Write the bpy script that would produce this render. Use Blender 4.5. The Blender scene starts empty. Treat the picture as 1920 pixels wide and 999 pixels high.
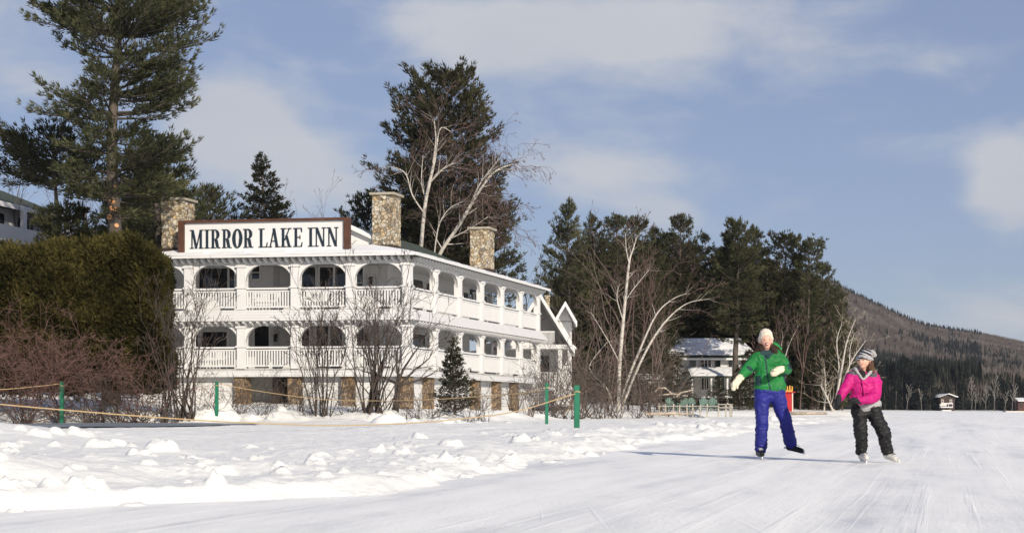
import bpy, bmesh, math, random
import numpy as np
from mathutils import Vector, Matrix
C = bpy.context.scene.collection
sc = bpy.context.scene
R = math.radians
# ---------------------------------------------------------------- camera
EYE = 0.68; FOC = 2666.7; HOR = 768.0
cam_d = bpy.data.cameras.new('camera'); cam = bpy.data.objects.new('camera', cam_d); C.objects.link(cam)
cam.location = (0, 0, EYE); cam.rotation_euler = (R(90), 0, 0)
cam_d.sensor_width = 36; cam_d.lens = 50; cam_d.shift_y = (HOR - 499.5) / 1920
cam_d.clip_start = 0.1; cam_d.clip_end = 6000
sc.camera = cam
# ---------------------------------------------------------------- sky and sun
SUN_EL, SUN_AZ = 24.5, 26.0          # azimuth: towards the right of straight behind the camera
sdir = Vector((math.sin(R(SUN_AZ)) * math.cos(R(SUN_EL)), -math.cos(R(SUN_AZ)) * math.cos(R(SUN_EL)), math.sin(R(SUN_EL))))
world = bpy.data.worlds.new('World'); sc.world = world; world.use_nodes = True
wt = world.node_tree; wt.nodes.clear()
def nn(t, typ, ins=None, **props):
    n = t.nodes.new(typ)
    for k, v in props.items(): setattr(n, k, v)
    for k, v in (ins or {}).items():
        s = n.inputs[k]
        if isinstance(v, bpy.types.NodeSocket): t.links.new(v, s)
        else: s.default_value = v
    return n
def ramp(t, fac, stops, interp='LINEAR'):
    n = t.nodes.new('ShaderNodeValToRGB'); n.color_ramp.interpolation = interp
    el = n.color_ramp.elements
    while len(el) < len(stops): el.new(0.5)
    for e, (p, c) in zip(el, stops):
        e.position = p; e.color = (*c, 1) if len(c) == 3 else c
    t.links.new(fac, n.inputs[0]); return n.outputs[0]
def math_(t, op, a, b=None, c=None, clamp=False):
    n = t.nodes.new('ShaderNodeMath'); n.operation = op; n.use_clamp = clamp
    for i, v in enumerate((a, b, c)):
        if v is None: continue
        if isinstance(v, bpy.types.NodeSocket): t.links.new(v, n.inputs[i])
        else: n.inputs[i].default_value = v
    return n.outputs[0]
def mixc(t, fac, a, b, blend='MIX'):
    n = t.nodes.new('ShaderNodeMix'); n.data_type = 'RGBA'; n.blend_type = blend
    for idx, v in ((0, fac), (6, a), (7, b)):
        if isinstance(v, bpy.types.NodeSocket): t.links.new(v, n.inputs[idx])
        elif idx == 0: n.inputs[0].default_value = v
        else: n.inputs[idx].default_value = (*v, 1)
    return n.outputs[2]
sky = nn(wt, 'ShaderNodeTexSky', sky_type='NISHITA', sun_disc=False, sun_elevation=R(SUN_EL), sun_rotation=R(180 - SUN_AZ), altitude=500, air_density=1.0, dust_density=0.5, ozone_density=1.5)
tc = nn(wt, 'ShaderNodeTexCoord')
def pdir(px, py):
    return Vector(((px - 960) / FOC, 1, (HOR - py) / FOC)).normalized()
mp = nn(wt, 'ShaderNodeMapping', {'Vector': tc.outputs['Generated'], 'Scale': (1.0, 1.0, 2.4)})
n1 = nn(wt, 'ShaderNodeTexNoise', {'Vector': mp.outputs[0], 'Scale': 11.0, 'Detail': 9.0, 'Roughness': 0.56, 'Distortion': 0.25})
n2 = nn(wt, 'ShaderNodeTexNoise', {'Vector': mp.outputs[0], 'Scale': 3.1, 'Detail': 3.0, 'Roughness': 0.5})
cl = None
for (px, py, rx, rz, amp) in [(440, 225, 0.040, 0.028, .62), (400, 300, .04, .03, .3), (600, 345, 0.06, 0.03, .42), (860, 90, .03, .02, .2), (1260, 40, 0.13, 0.035, .44), (1000, 80, 0.08, 0.03, .34), (1160, 310, 0.08, 0.03, .36),
                              (1900, 345, 0.032, 0.036, .72), (1275, 410, 0.035, 0.014, .42), (1860, 610, 0.07, 0.02, .42), (60, 40, 0.11, 0.05, .22), (700, 10, 0.10, 0.03, .16), (1720, 120, 0.035, 0.02, .25), (1650, 300, .1, .02, .12)]:
    d = pdir(px, py)
    sub = nn(wt, 'ShaderNodeVectorMath', {0: tc.outputs['Generated'], 1: tuple(d)}, operation='SUBTRACT')
    scl = nn(wt, 'ShaderNodeVectorMath', {0: sub.outputs[0], 1: (1 / rx, 1 / rx, 1 / rz)}, operation='MULTIPLY')
    ln = nn(wt, 'ShaderNodeVectorMath', {0: scl.outputs[0]}, operation='LENGTH')
    g = math_(wt, 'MULTIPLY', math_(wt, 'EXPONENT', math_(wt, 'MULTIPLY', math_(wt, 'POWER', ln.outputs[1], 2.0), -1.0)), amp)
    cl = g if cl is None else math_(wt, 'ADD', cl, g)
base = math_(wt, 'ADD', math_(wt, 'MULTIPLY', n1.outputs[0], 1.0), math_(wt, 'MULTIPLY', n2.outputs[0], 0.35))
tot = math_(wt, 'ADD', base, math_(wt, 'MULTIPLY', cl, 0.95))
cov = nn(wt, 'ShaderNodeMapRange', {'Value': tot, 'From Min': 0.73, 'From Max': 1.20, 'To Min': 0.0, 'To Max': 0.85}, interpolation_type='SMOOTHSTEP')
n3 = nn(wt, 'ShaderNodeTexNoise', {'Vector': mp.outputs[0], 'Scale': 5.0, 'Detail': 5.0})
ccol = mixc(wt, n3.outputs[0], (4.9, 5.2, 5.9), (6.9, 6.95, 7.0))
SKYTINT = mixc(wt, 0.62, sky.outputs[0], (2.9, 3.42, 5.45))
skyc = mixc(wt, cov.outputs[0], SKYTINT, ccol)
bg = nn(wt, 'ShaderNodeBackground', {'Color': skyc, 'Strength': 0.10})
wo = nn(wt, 'ShaderNodeOutputWorld', {'Surface': bg.outputs[0]})
sl = bpy.data.lights.new('sun', 'SUN'); sl.energy = 4.9; sl.angle = R(0.55); sl.color = (1.0, 0.90, 0.765)
so = bpy.data.objects.new('sun', sl); C.objects.link(so); so.rotation_euler = sdir.to_track_quat('Z', 'Y').to_euler(); so.location = (30, -40, 60)
sc.view_settings.view_transform = 'Standard'; sc.view_settings.look = 'None'; sc.view_settings.exposure = 0.0; sc.view_settings.gamma = 1.0
sc.view_settings.use_curve_mapping = False
# ---------------------------------------------------------------- materials
def mat(name, col, rough=0.7, var=0.0, scale=4.0, col2=None, bump=0.0, bscale=30.0, spec=0.3, coord='Object', extra=None, stretch=(1, 1, 1), sheen=0):
    m = bpy.data.materials.new(name); m.use_nodes = True
    t = m.node_tree; p = t.nodes['Principled BSDF']
    p.inputs['Roughness'].default_value = rough; p.inputs['Specular IOR Level'].default_value = spec
    if sheen: p.inputs['Sheen Weight'].default_value = sheen
    co = nn(t, 'ShaderNodeTexCoord')
    mpn = nn(t, 'ShaderNodeMapping', {'Vector': co.outputs[coord], 'Scale': stretch})
    v = mpn.outputs[0]
    no = nn(t, 'ShaderNodeTexNoise', {'Vector': v, 'Scale': scale, 'Detail': 5.0, 'Roughness': 0.6})
    c2 = col2 or tuple(max(0, min(1, c * (1 - var))) for c in col)
    f = nn(t, 'ShaderNodeMapRange', {'Value': no.outputs[0], 'From Min': 0.35, 'From Max': 0.65}).outputs[0]
    cc = mixc(t, f, c2, col)
    t.links.new(cc, p.inputs['Base Color'])
    hsock = None
    if bump:
        nb = nn(t, 'ShaderNodeTexNoise', {'Vector': v, 'Scale': bscale, 'Detail': 6.0, 'Roughness': 0.6})
        b = nn(t, 'ShaderNodeBump', {'Height': nb.outputs[0], 'Strength': 1.0, 'Distance': bump})
        t.links.new(b.outputs[0], p.inputs['Normal'])
    if extra: extra(t, p, v, cc)
    return m
def foliage_mat(name, c1, c2, c3, scale=0.6, transl=0.25):
    m = bpy.data.materials.new(name); m.use_nodes = True
    t = m.node_tree; t.nodes.clear()
    co = nn(t, 'ShaderNodeTexCoord'); oi = nn(t, 'ShaderNodeObjectInfo')
    a = nn(t, 'ShaderNodeTexNoise', {'Vector': co.outputs['Object'], 'Scale': scale, 'Detail': 3.0})
    b = nn(t, 'ShaderNodeTexNoise', {'Vector': co.outputs['Object'], 'Scale': scale * 9, 'Detail': 2.0})
    f = math_(t, 'ADD', math_(t, 'MULTIPLY', a.outputs[0], 0.6), math_(t, 'MULTIPLY', b.outputs[0], 0.4))
    c = ramp(t, f, [(0.36, c1), (0.5, c2), (0.64, c3)])
    hs = nn(t, 'ShaderNodeHueSaturation', {'Color': c, 'Value': nn(t, 'ShaderNodeMapRange', {'Value': oi.outputs['Random'], 'To Min': 0.8, 'To Max': 1.2}).outputs[0],
                                        'Hue': nn(t, 'ShaderNodeMapRange', {'Value': oi.outputs['Random'], 'To Min': 0.49, 'To Max': 0.51}).outputs[0]})
    d = nn(t, 'ShaderNodeBsdfDiffuse', {'Color': hs.outputs[0]}); tr = nn(t, 'ShaderNodeBsdfTranslucent', {'Color': hs.outputs[0]})
    mx = nn(t, 'ShaderNodeMixShader', {0: transl, 1: d.outputs[0], 2: tr.outputs[0]})
    nn(t, 'ShaderNodeOutputMaterial', {'Surface': mx.outputs[0]})
    return m
def siding(t, p, v, cc):
    s = nn(t, 'ShaderNodeSeparateXYZ', {0: v})
    fr = math_(t, 'FRACT', math_(t, 'MULTIPLY', s.outputs[2], 7.0))
    sl_ = math_(t, 'SUBTRACT', 1.0, fr)
    b = nn(t, 'ShaderNodeBump', {'Height': sl_, 'Strength': 1.0, 'Distance': 0.014})
    t.links.new(b.outputs[0], p.inputs['Normal'])
    ln = math_(t, 'GREATER_THAN', fr, 0.93)
    t.links.new(mixc(t, math_(t, 'MULTIPLY', ln, 0.25), cc, (0.35, 0.35, 0.36)), p.inputs['Base Color'])
def stone_x(t, p, v, cc):
    dn = nn(t, 'ShaderNodeTexNoise', {'Vector': v, 'Scale': 3.0, 'Detail': 3.0})
    dm = nn(t, 'ShaderNodeVectorMath', {0: dn.outputs['Color'], 1: (.22, .22, .22)}, operation='MULTIPLY')
    v = nn(t, 'ShaderNodeVectorMath', {0: v, 1: dm.outputs[0]}, operation='ADD').outputs[0]
    vo = nn(t, 'ShaderNodeTexVoronoi', {'Vector': v, 'Scale': 5.4, 'Randomness': 1.0})
    ve = nn(t, 'ShaderNodeTexVoronoi', {'Vector': v, 'Scale': 5.4, 'Randomness': 1.0}, feature='DISTANCE_TO_EDGE')
    h = nn(t, 'ShaderNodeSeparateColor', {0: vo.outputs['Color']})
    c = ramp(t, h.outputs[0], [(0.0, (0.22, 0.16, 0.10)), (0.22, (0.42, 0.34, 0.23)), (0.42, (0.56, 0.49, 0.36)), (0.58, (0.47, 0.34, 0.18)), (0.75, (0.62, 0.57, 0.46)), (0.9, (0.40, 0.36, 0.30)), (1.0, (0.20, 0.18, 0.15))])
    nz = nn(t, 'ShaderNodeTexNoise', {'Vector': v, 'Scale': 14.0, 'Detail': 4.0})
    c = mixc(t, 0.5, c, ramp(t, nz.outputs[0], [(0.3, (0.35, 0.35, 0.35)), (0.7, (1, 1, 1))]), 'MULTIPLY')
    e = nn(t, 'ShaderNodeMapRange', {'Value': ve.outputs['Distance'], 'From Min': 0.0, 'From Max': 0.07})
    c = mixc(t, e.outputs[0], (0.20, 0.165, 0.12), c)
    t.links.new(c, p.inputs['Base Color'])
    hh = math_(t, 'ADD', math_(t, 'MULTIPLY', e.outputs[0], 0.6), math_(t, 'MULTIPLY', math_(t, 'ADD', h.outputs[1], nz.outputs[0]), 0.4))
    b = nn(t, 'ShaderNodeBump', {'Height': hh, 'Strength': 1.0, 'Distance': 0.09})
    t.links.new(b.outputs[0], p.inputs['Normal'])
def birch_x(t, p, v, cc):
    m2 = nn(t, 'ShaderNodeMapping', {'Vector': v, 'Scale': (1.5, 1.5, 9.0)})
    nz = nn(t, 'ShaderNodeTexNoise', {'Vector': m2.outputs[0], 'Scale': 1.6, 'Detail': 4.0, 'Roughness': .7})
    f = nn(t, 'ShaderNodeMapRange', {'Value': nz.outputs[0], 'From Min': 0.57, 'From Max': 0.66})
    t.links.new(mixc(t, f.outputs[0], cc, (0.10, 0.075, 0.06)), p.inputs['Base Color'])
def snow_x(t, p, v, cc):
    a = nn(t, 'ShaderNodeTexNoise', {'Vector': v, 'Scale': 9.0, 'Detail': 7.0, 'Roughness': .65})
    c = nn(t, 'ShaderNodeTexNoise', {'Vector': v, 'Scale': 1.3, 'Detail': 3.0})
    h = math_(t, 'ADD', math_(t, 'MULTIPLY', a.outputs[0], .55), c.outputs[0])
    b = nn(t, 'ShaderNodeBump', {'Height': h, 'Strength': 0.8, 'Distance': 0.055})
    t.links.new(b.outputs[0], p.inputs['Normal'])
def ice_x(t, p, v, cc):
    # skate lane: streaks that run along the lane, scraped snow over grey-blue ice
    rot = nn(t, 'ShaderNodeMapping', {'Vector': v, 'Rotation': (0, 0, R(17))})
    m1 = nn(t, 'ShaderNodeMapping', {'Vector': rot.outputs[0], 'Scale': (1.0, 0.07, 1.0)})
    m3 = nn(t, 'ShaderNodeMapping', {'Vector': rot.outputs[0], 'Scale': (0.35, 0.02, 1.0), 'Location': (4, 2, 0)})
    m4 = nn(t, 'ShaderNodeMapping', {'Vector': v, 'Rotation': (0, 0, R(-62)), 'Scale': (1.0, 0.12, 1.0)})
    s1 = nn(t, 'ShaderNodeTexNoise', {'Vector': m1.outputs[0], 'Scale': 2.2, 'Detail': 8.0, 'Roughness': .62, 'Distortion': .3})
    s2 = nn(t, 'ShaderNodeTexNoise', {'Vector': m3.outputs[0], 'Scale': 2.0, 'Detail': 4.0, 'Roughness': .55})
    s3 = nn(t, 'ShaderNodeTexNoise', {'Vector': v, 'Scale': 1.1, 'Detail': 9.0, 'Roughness': .7})
    s4 = nn(t, 'ShaderNodeTexNoise', {'Vector': m4.outputs[0], 'Scale': 2.0, 'Detail': 6.0, 'Roughness': .65})
    f = math_(t, 'ADD', math_(t, 'ADD', math_(t, 'MULTIPLY', s1.outputs[0], .34), math_(t, 'MULTIPLY', s2.outputs[0], .30)), math_(t, 'ADD', math_(t, 'MULTIPLY', s3.outputs[0], .20), math_(t, 'MULTIPLY', s4.outputs[0], .16)))
    m5 = nn(t, 'ShaderNodeMapping', {'Vector': rot.outputs[0], 'Scale': (3.2, 0.035, 1.0)})
    l1 = nn(t, 'ShaderNodeTexNoise', {'Vector': m5.outputs[0], 'Scale': 2.0, 'Detail': 4.0, 'Roughness': .6})
    m6 = nn(t, 'ShaderNodeMapping', {'Vector': v, 'Rotation': (0, 0, R(-48)), 'Scale': (6.0, 0.09, 1.0)})
    l2 = nn(t, 'ShaderNodeTexNoise', {'Vector': m6.outputs[0], 'Scale': 2.0, 'Detail': 4.0, 'Roughness': .6})
    lines = math_(t, 'ADD', nn(t, 'ShaderNodeMapRange', {'Value': l1.outputs[0], 'From Min': .55, 'From Max': .72}).outputs[0], nn(t, 'ShaderNodeMapRange', {'Value': l2.outputs[0], 'From Min': .64, 'From Max': .80}).outputs[0], clamp=True)
    gr = nn(t, 'ShaderNodeTexNoise', {'Vector': v, 'Scale': 22.0, 'Detail': 5.0, 'Roughness': .75})
    c = ramp(t, f, [(0.37, (0.66, 0.67, 0.65)), (0.43, (0.82, 0.815, 0.77)), (0.48, (0.93, 0.915, 0.85)), (0.55, (0.99, 0.97, 0.90))])
    c = mixc(t, math_(t, 'MULTIPLY', lines, .45), c, (1.0, .98, .91))
    c = mixc(t, nn(t, 'ShaderNodeMapRange', {'Value': gr.outputs[0], 'From Min': .60, 'From Max': .78, 'To Max': .5}).outputs[0], c, (1.0, .98, .92))
    t.links.new(c, p.inputs['Base Color'])
    t.links.new(nn(t, 'ShaderNodeMapRange', {'Value': f, 'From Min': .40, 'From Max': .55, 'To Min': .35, 'To Max': .8}).outputs[0], p.inputs['Roughness'])
    hb = math_(t, 'ADD', math_(t, 'ADD', f, math_(t, 'MULTIPLY', lines, .10)), math_(t, 'MULTIPLY', gr.outputs[0], .20))
    b = nn(t, 'ShaderNodeBump', {'Height': hb, 'Strength': 1.0, 'Distance': 0.045})
    t.links.new(b.outputs[0], p.inputs['Normal'])
def rink_x(t, p, v, cc):
    m1 = nn(t, 'ShaderNodeMapping', {'Vector': v, 'Scale': (0.25, 1.4, 1.0)})
    s = nn(t, 'ShaderNodeTexNoise', {'Vector': m1.outputs[0], 'Scale': 1.6, 'Detail': 5.0})
    t.links.new(ramp(t, s.outputs[0], [(0.4, (0.10, 0.12, 0.14)), (0.62, (0.34, 0.37, 0.40))]), p.inputs['Base Color'])
def forest_floor_x(t, p, v, cc):
    s = nn(t, 'ShaderNodeTexNoise', {'Vector': v, 'Scale': 0.02, 'Detail': 8.0, 'Roughness': .7})
    t.links.new(ramp(t, s.outputs[0], [(0.42, (0.10, 0.088, 0.08)), (0.60, (0.17, 0.15, 0.14)), (0.68, (0.6, 0.6, 0.62))]), p.inputs['Base Color'])
M = dict(
    snow=mat('snow', (0.86, 0.85, 0.79), .65, .03, 2.0, extra=snow_x, spec=.25),
    roofsnow=mat('roof_snow', (0.84, 0.84, 0.82), .7, .03, 1.0, bump=.03, bscale=3.0),
    ice=mat('ice', (0.8, 0.8, 0.8), .5, extra=ice_x, spec=.4),
    rink=mat('rink_ice', (0.2, 0.24, 0.28), .5, extra=rink_x, spec=.2),
    mount=mat('forest_floor', (0.12, 0.1, 0.09), .95, extra=forest_floor_x, spec=0),
    white=mat('white_paint', (0.66, 0.655, 0.64), .55, .05, 1.5, bump=.004, bscale=6),
    siding=mat('white_siding', (0.63, 0.625, 0.61), .6, .05, 1.2, extra=siding),
    deck=mat('porch_floor', (0.45, 0.44, 0.42), .7, .2, 3),
    glass=mat('window_glass', (0.022, 0.026, 0.03), .08, .5, .8, spec=.6),
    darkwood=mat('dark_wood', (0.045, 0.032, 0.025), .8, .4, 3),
    brown=mat('brown_frame', (0.10, 0.043, 0.026), .6, .4, 3, bump=.006, bscale=14),
    panel=mat('sign_panel', (0.66, 0.66, 0.65), .5, .04, 1.0),
    navy=mat('sign_letter', (0.012, 0.022, 0.035), .5),
    stone=mat('field_stone', (0.4, 0.3, 0.2), .85, extra=stone_x),
    pier=mat('pier_stone', (0.4, 0.3, 0.2), .85, extra=stone_x),
    capstone=mat('cap_stone', (0.40, 0.36, 0.28), .8, .3, 5, bump=.01, bscale=12),
    shingle=mat('green_shingle', (0.060, 0.075, 0.055), .85, .35, 3.5, bump=.02, bscale=9),
    metal=mat('dark_metal', (0.03, 0.03, 0.03), .5),
    pine_bark=mat('pine_bark', (0.13, 0.108, 0.088), .9, .55, 3.0, bump=.05, bscale=7, stretch=(1, 1, .3)),
    cut=mat('cut_wood', (0.60, 0.30, 0.14), .7, .2, 8),
    twig=mat('twig_bark', (0.19, 0.145, 0.12), .9, .4, 1.5),
    twig_dark=mat('dark_twig_bark', (0.10, 0.078, 0.065), .9, .4, 1.5),
    twig_red=mat('red_twig_bark', (0.19, 0.108, 0.09), .9, .45, 1.2),
    twig_birch=mat('birch_twig', (0.16, 0.105, 0.09), .9, .3, 1.5),
    birch=mat('birch_bark', (0.54, 0.50, 0.44), .75, .15, 2, extra=birch_x),
    wood=mat('driftwood', (0.50, 0.42, 0.33), .85, .4, 3),
    post=mat('green_post', (0.012, 0.16, 0.085), .5, .2, 4, bump=.004, bscale=20),
    rope=mat('yellow_rope', (0.50, 0.36, 0.19), .8, .2, 30),
    red=mat('red_paint', (0.42, 0.012, 0.016), .45, .15, 3), yellow=mat('yellow_paint', (0.70, 0.38, 0.06), .5, .2, 5),
    chair=mat('green_chair_paint', (0.13, 0.21, 0.17), .6, .2, 4),
    brownhouse=mat('dark_brown_siding', (0.055, 0.038, 0.033), .8, .2, 1),
    redhouse=mat('red_brown_siding', (0.09, 0.042, 0.032), .8, .2, 1),
    fencewood=mat('grey_fence_wood', (0.46, 0.42, 0.36), .85, .4, 6),
    cream=mat('cream_paint', (0.62, 0.58, 0.50), .7, .1, 2),
    pine=foliage_mat('pine_needles', (0.030, 0.032, 0.017), (0.066, 0.067, 0.035), (0.125, 0.120, 0.065)),
    pine_near=foliage_mat('near_pine_needles', (0.034, 0.038, 0.020), (0.074, 0.078, 0.040), (0.140, 0.138, 0.074)),
    spruce=foliage_mat('spruce_needles', (0.022, 0.026, 0.015), (0.045, 0.048, 0.026), (0.085, 0.080, 0.042)),
    cedar=foliage_mat('cedar_leaves', (0.024, 0.025, 0.010), (0.064, 0.060, 0.020), (0.135, 0.118, 0.037), scale=.8),
    farcon=foliage_mat('far_conifer', (0.014, 0.018, 0.014), (0.028, 0.033, 0.025), (0.052, 0.056, 0.042), scale=.03, transl=.1),
    farbare=foliage_mat('far_bare_wood', (0.075, 0.060, 0.052), (0.120, 0.100, 0.088), (0.185, 0.160, 0.142), scale=.02, transl=.2),
)
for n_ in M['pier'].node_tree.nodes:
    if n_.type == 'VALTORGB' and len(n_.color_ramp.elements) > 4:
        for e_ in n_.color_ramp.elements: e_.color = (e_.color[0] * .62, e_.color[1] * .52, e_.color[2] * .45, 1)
# ---------------------------------------------------------------- mesh helpers
def tag(o, label=None, cat=None, group=None, kind=None):
    if label: o['label'] = label
    if cat: o['category'] = cat
    if group: o['group'] = group
    if kind: o['kind'] = kind
    return o
ORG = {}
def org(o): return ORG.get(o.name, Vector((0, 0, 0)))
def link(name, me, m, parent=None, origin=None):
    o = bpy.data.objects.new(name, me); C.objects.link(o)
    if m is not None and not me.materials: me.materials.append(m)
    if parent is not None:
        o.parent = parent; ORG[o.name] = org(parent)
    else:
        o.location = origin if origin is not None else (0, 0, 0); ORG[o.name] = Vector(o.location)
    return o
def thing(name, loc, label=None, cat=None, group=None):
    o = bpy.data.objects.new(name, None); C.objects.link(o); o.location = loc; o.empty_display_size = .3
    ORG[o.name] = Vector(loc); return tag(o, label, cat, group)
def npmesh(name, V, F, smooth=False):
    """V (n,3); F (m,k) all the same k"""
    V = np.asarray(V, dtype=np.float32); F = np.asarray(F, dtype=np.int32)
    me = bpy.data.meshes.new(name); k = F.shape[1]
    me.vertices.add(len(V)); me.vertices.foreach_set('co', V.ravel())
    me.loops.add(F.size); me.loops.foreach_set('vertex_index', F.ravel())
    me.polygons.add(len(F)); me.polygons.foreach_set('loop_start', np.arange(0, F.size, k, dtype=np.int32))
    try: me.polygons.foreach_set('loop_total', np.full(len(F), k, dtype=np.int32))
    except Exception: pass
    if smooth: me.polygons.foreach_set('use_smooth', np.ones(len(F), dtype=bool))
    me.update(calc_edges=True); return me
class MB:
    def __init__(s, f=None): s.v = []; s.f = []; s.map = f or (lambda x, y, z: (x, y, z))
    def add(s, vs, fs):
        b = len(s.v); s.v += [s.map(*p) for p in vs]; s.f += [tuple(i + b for i in f) for f in fs]; return s
    def box(s, x0, x1, y0, y1, z0, z1):
        return s.add([(x0, y0, z0), (x1, y0, z0), (x1, y1, z0), (x0, y1, z0), (x0, y0, z1), (x1, y0, z1), (x1, y1, z1), (x0, y1, z1)],
                     [(0, 3, 2, 1), (4, 5, 6, 7), (0, 1, 5, 4), (1, 2, 6, 5), (2, 3, 7, 6), (3, 0, 4, 7)])
    def hexa(s, P): return s.add(P, [(0, 3, 2, 1), (4, 5, 6, 7), (0, 1, 5, 4), (1, 2, 6, 5), (2, 3, 7, 6), (3, 0, 4, 7)])
    def prism(s, poly, fn, a, b):
        """poly 2D list extruded from a to b through fn(p, q, t)"""
        n = len(poly); vs = [fn(p, q, a) for p, q in poly] + [fn(p, q, b) for p, q in poly]
        return s.add(vs, [tuple(range(n))[::-1], tuple(range(n, 2 * n))] + [(i, (i + 1) % n, n + (i + 1) % n, n + i) for i in range(n)])
    def tube(s, pts, rad, n=8, cap=True):
        pts = [Vector(p) for p in pts]; rr = rad if hasattr(rad, '__len__') else [rad] * len(pts)
        vs = []; prev = None
        for i, p in enumerate(pts):
            d = (pts[min(i + 1, len(pts) - 1)] - pts[max(i - 1, 0)]).normalized()
            a = Vector((0, 0, 1)) if abs(d.z) < .9 else Vector((1, 0, 0))
            u = prev - d * prev.dot(d) if prev is not None else a.cross(d)
            u.normalize(); w = d.cross(u); prev = u
            for k in range(n):
                t = 2 * math.pi * k / n; vs.append(tuple(p + (u * math.cos(t) + w * math.sin(t)) * rr[i]))
        fs = [(i * n + k, i * n + (k + 1) % n, (i + 1) * n + (k + 1) % n, (i + 1) * n + k) for i in range(len(pts) - 1) for k in range(n)]
        if cap: fs += [tuple(range(n))[::-1], tuple(range((len(pts) - 1) * n, len(pts) * n))]
        return s.add(vs, fs)
    def build(s, name, m, parent=None, origin=None, bevel=0, smooth=False):
        o0 = org(parent) if parent is not None else Vector(origin or (0, 0, 0))
        me = bpy.data.meshes.new(name); me.from_pydata([tuple(Vector(v) - o0) for v in s.v], [], s.f)
        bm = bmesh.new(); bm.from_mesh(me); bmesh.ops.recalc_face_normals(bm, faces=bm.faces)
        if bevel: bmesh.ops.bevel(bm, geom=bm.edges[:], offset=bevel, segments=1, affect='EDGES')
        bm.to_mesh(me); bm.free()
        if smooth:
            for p in me.polygons: p.use_smooth = True
        me.update(); return link(name, me, m, parent, o0)
def at(px, D): return (px - 960) / FOC * D
def zat(py, D): return EYE + (HOR - py) / FOC * D
# ---------------------------------------------------------------- value noise
_rs = np.random.RandomState(7); _T = _rs.rand(256, 256)
def vnoise(x, y):
    x = np.asarray(x, float); y = np.asarray(y, float)
    xi = np.floor(x).astype(int); yi = np.floor(y).astype(int); fx = x - xi; fy = y - yi
    fx = fx * fx * (3 - 2 * fx); fy = fy * fy * (3 - 2 * fy)
    a = _T[xi & 255, yi & 255]; b = _T[(xi + 1) & 255, yi & 255]; c = _T[xi & 255, (yi + 1) & 255]; d = _T[(xi + 1) & 255, (yi + 1) & 255]
    return (a * (1 - fx) + b * fx) * (1 - fy) + (c * (1 - fx) + d * fx) * fy
def fbm(x, y, o=4):
    s = 0; a = .5
    for i in range(o): s = s + a * (vnoise(x + 17.3 * i, y - 9.1 * i) - .5); x = x * 2.03; y = y * 2.03; a *= .5
    return s
def ss(t): t = np.clip(t, 0, 1); return t * t * (3 - 2 * t)
# ---------------------------------------------------------------- terrain
SHORE = np.array([(-400, 52), (-60, 52), (-30, 55), (-14, 58.0), (-7, 57.5), (-2, 60), (1, 66), (2.6, 78), (5, 92), (12, 99), (20, 105), (29, 116), (33.5, 128), (36, 140), (34, 170), (40, 240), (80, 420), (160, 445), (420, 440), (1600, 430)], float)
EDGE = np.array([(4, -9), (7, -6.2), (9.4, -3.6), (11.2, -1.3), (16.2, .1), (22.1, 1.5), (33.6, 4.3), (56.7, 10.4), (106, 25.6), (201, 56), (420, 95), (1000, 200)], float)
def landdist(x, y):
    best = np.full(x.shape, 1e9)
    for (ax, ay), (bx, by) in zip(SHORE[:-1], SHORE[1:]):
        dx, dy = bx - ax, by - ay; t = np.clip(((x - ax) * dx + (y - ay) * dy) / (dx * dx + dy * dy), 0, 1)
        best = np.minimum(best, np.hypot(x - ax - t * dx, y - ay - t * dy))
    # inside test: walk along the shore, land lies on its left / far side
    ins = np.zeros(x.shape, bool)
    poly = np.vstack([SHORE, [(1600, 5000), (-400, 5000)]])
    n = len(poly)
    for i in range(n):
        ax, ay = poly[i]; bx, by = poly[(i + 1) % n]
        cnd = ((ay > y) != (by > y)) & (x < (bx - ax) * (y - ay) / (by - ay + 1e-12) + ax)
        ins ^= cnd
    return np.where(ins, best, -best)
def mountain(x, y):
    a = x / np.maximum(y, 1) * FOC + 960                      # bearing only used to lay out the ridge line of the mountain
    prof = np.interp(a, [200, 900, 1200, 1400, 1500, 1560, 1600, 1650, 1700, 1740, 1790, 1850, 1920, 2100, 2500], [20, 60, 95, 118, 126, 123, 111, 99, 86, 79, 75, 71, 63, 55, 40])
    low = 30 * ss((y - 455) / 420)
    return np.where(y > 440, low * .45 + (prof - 17) * ss((y - 700) / 760) ** 1.1 * 1.02 + 5 * fbm(x / 90, y / 90) * ss((y - 500) / 300), 0)
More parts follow.
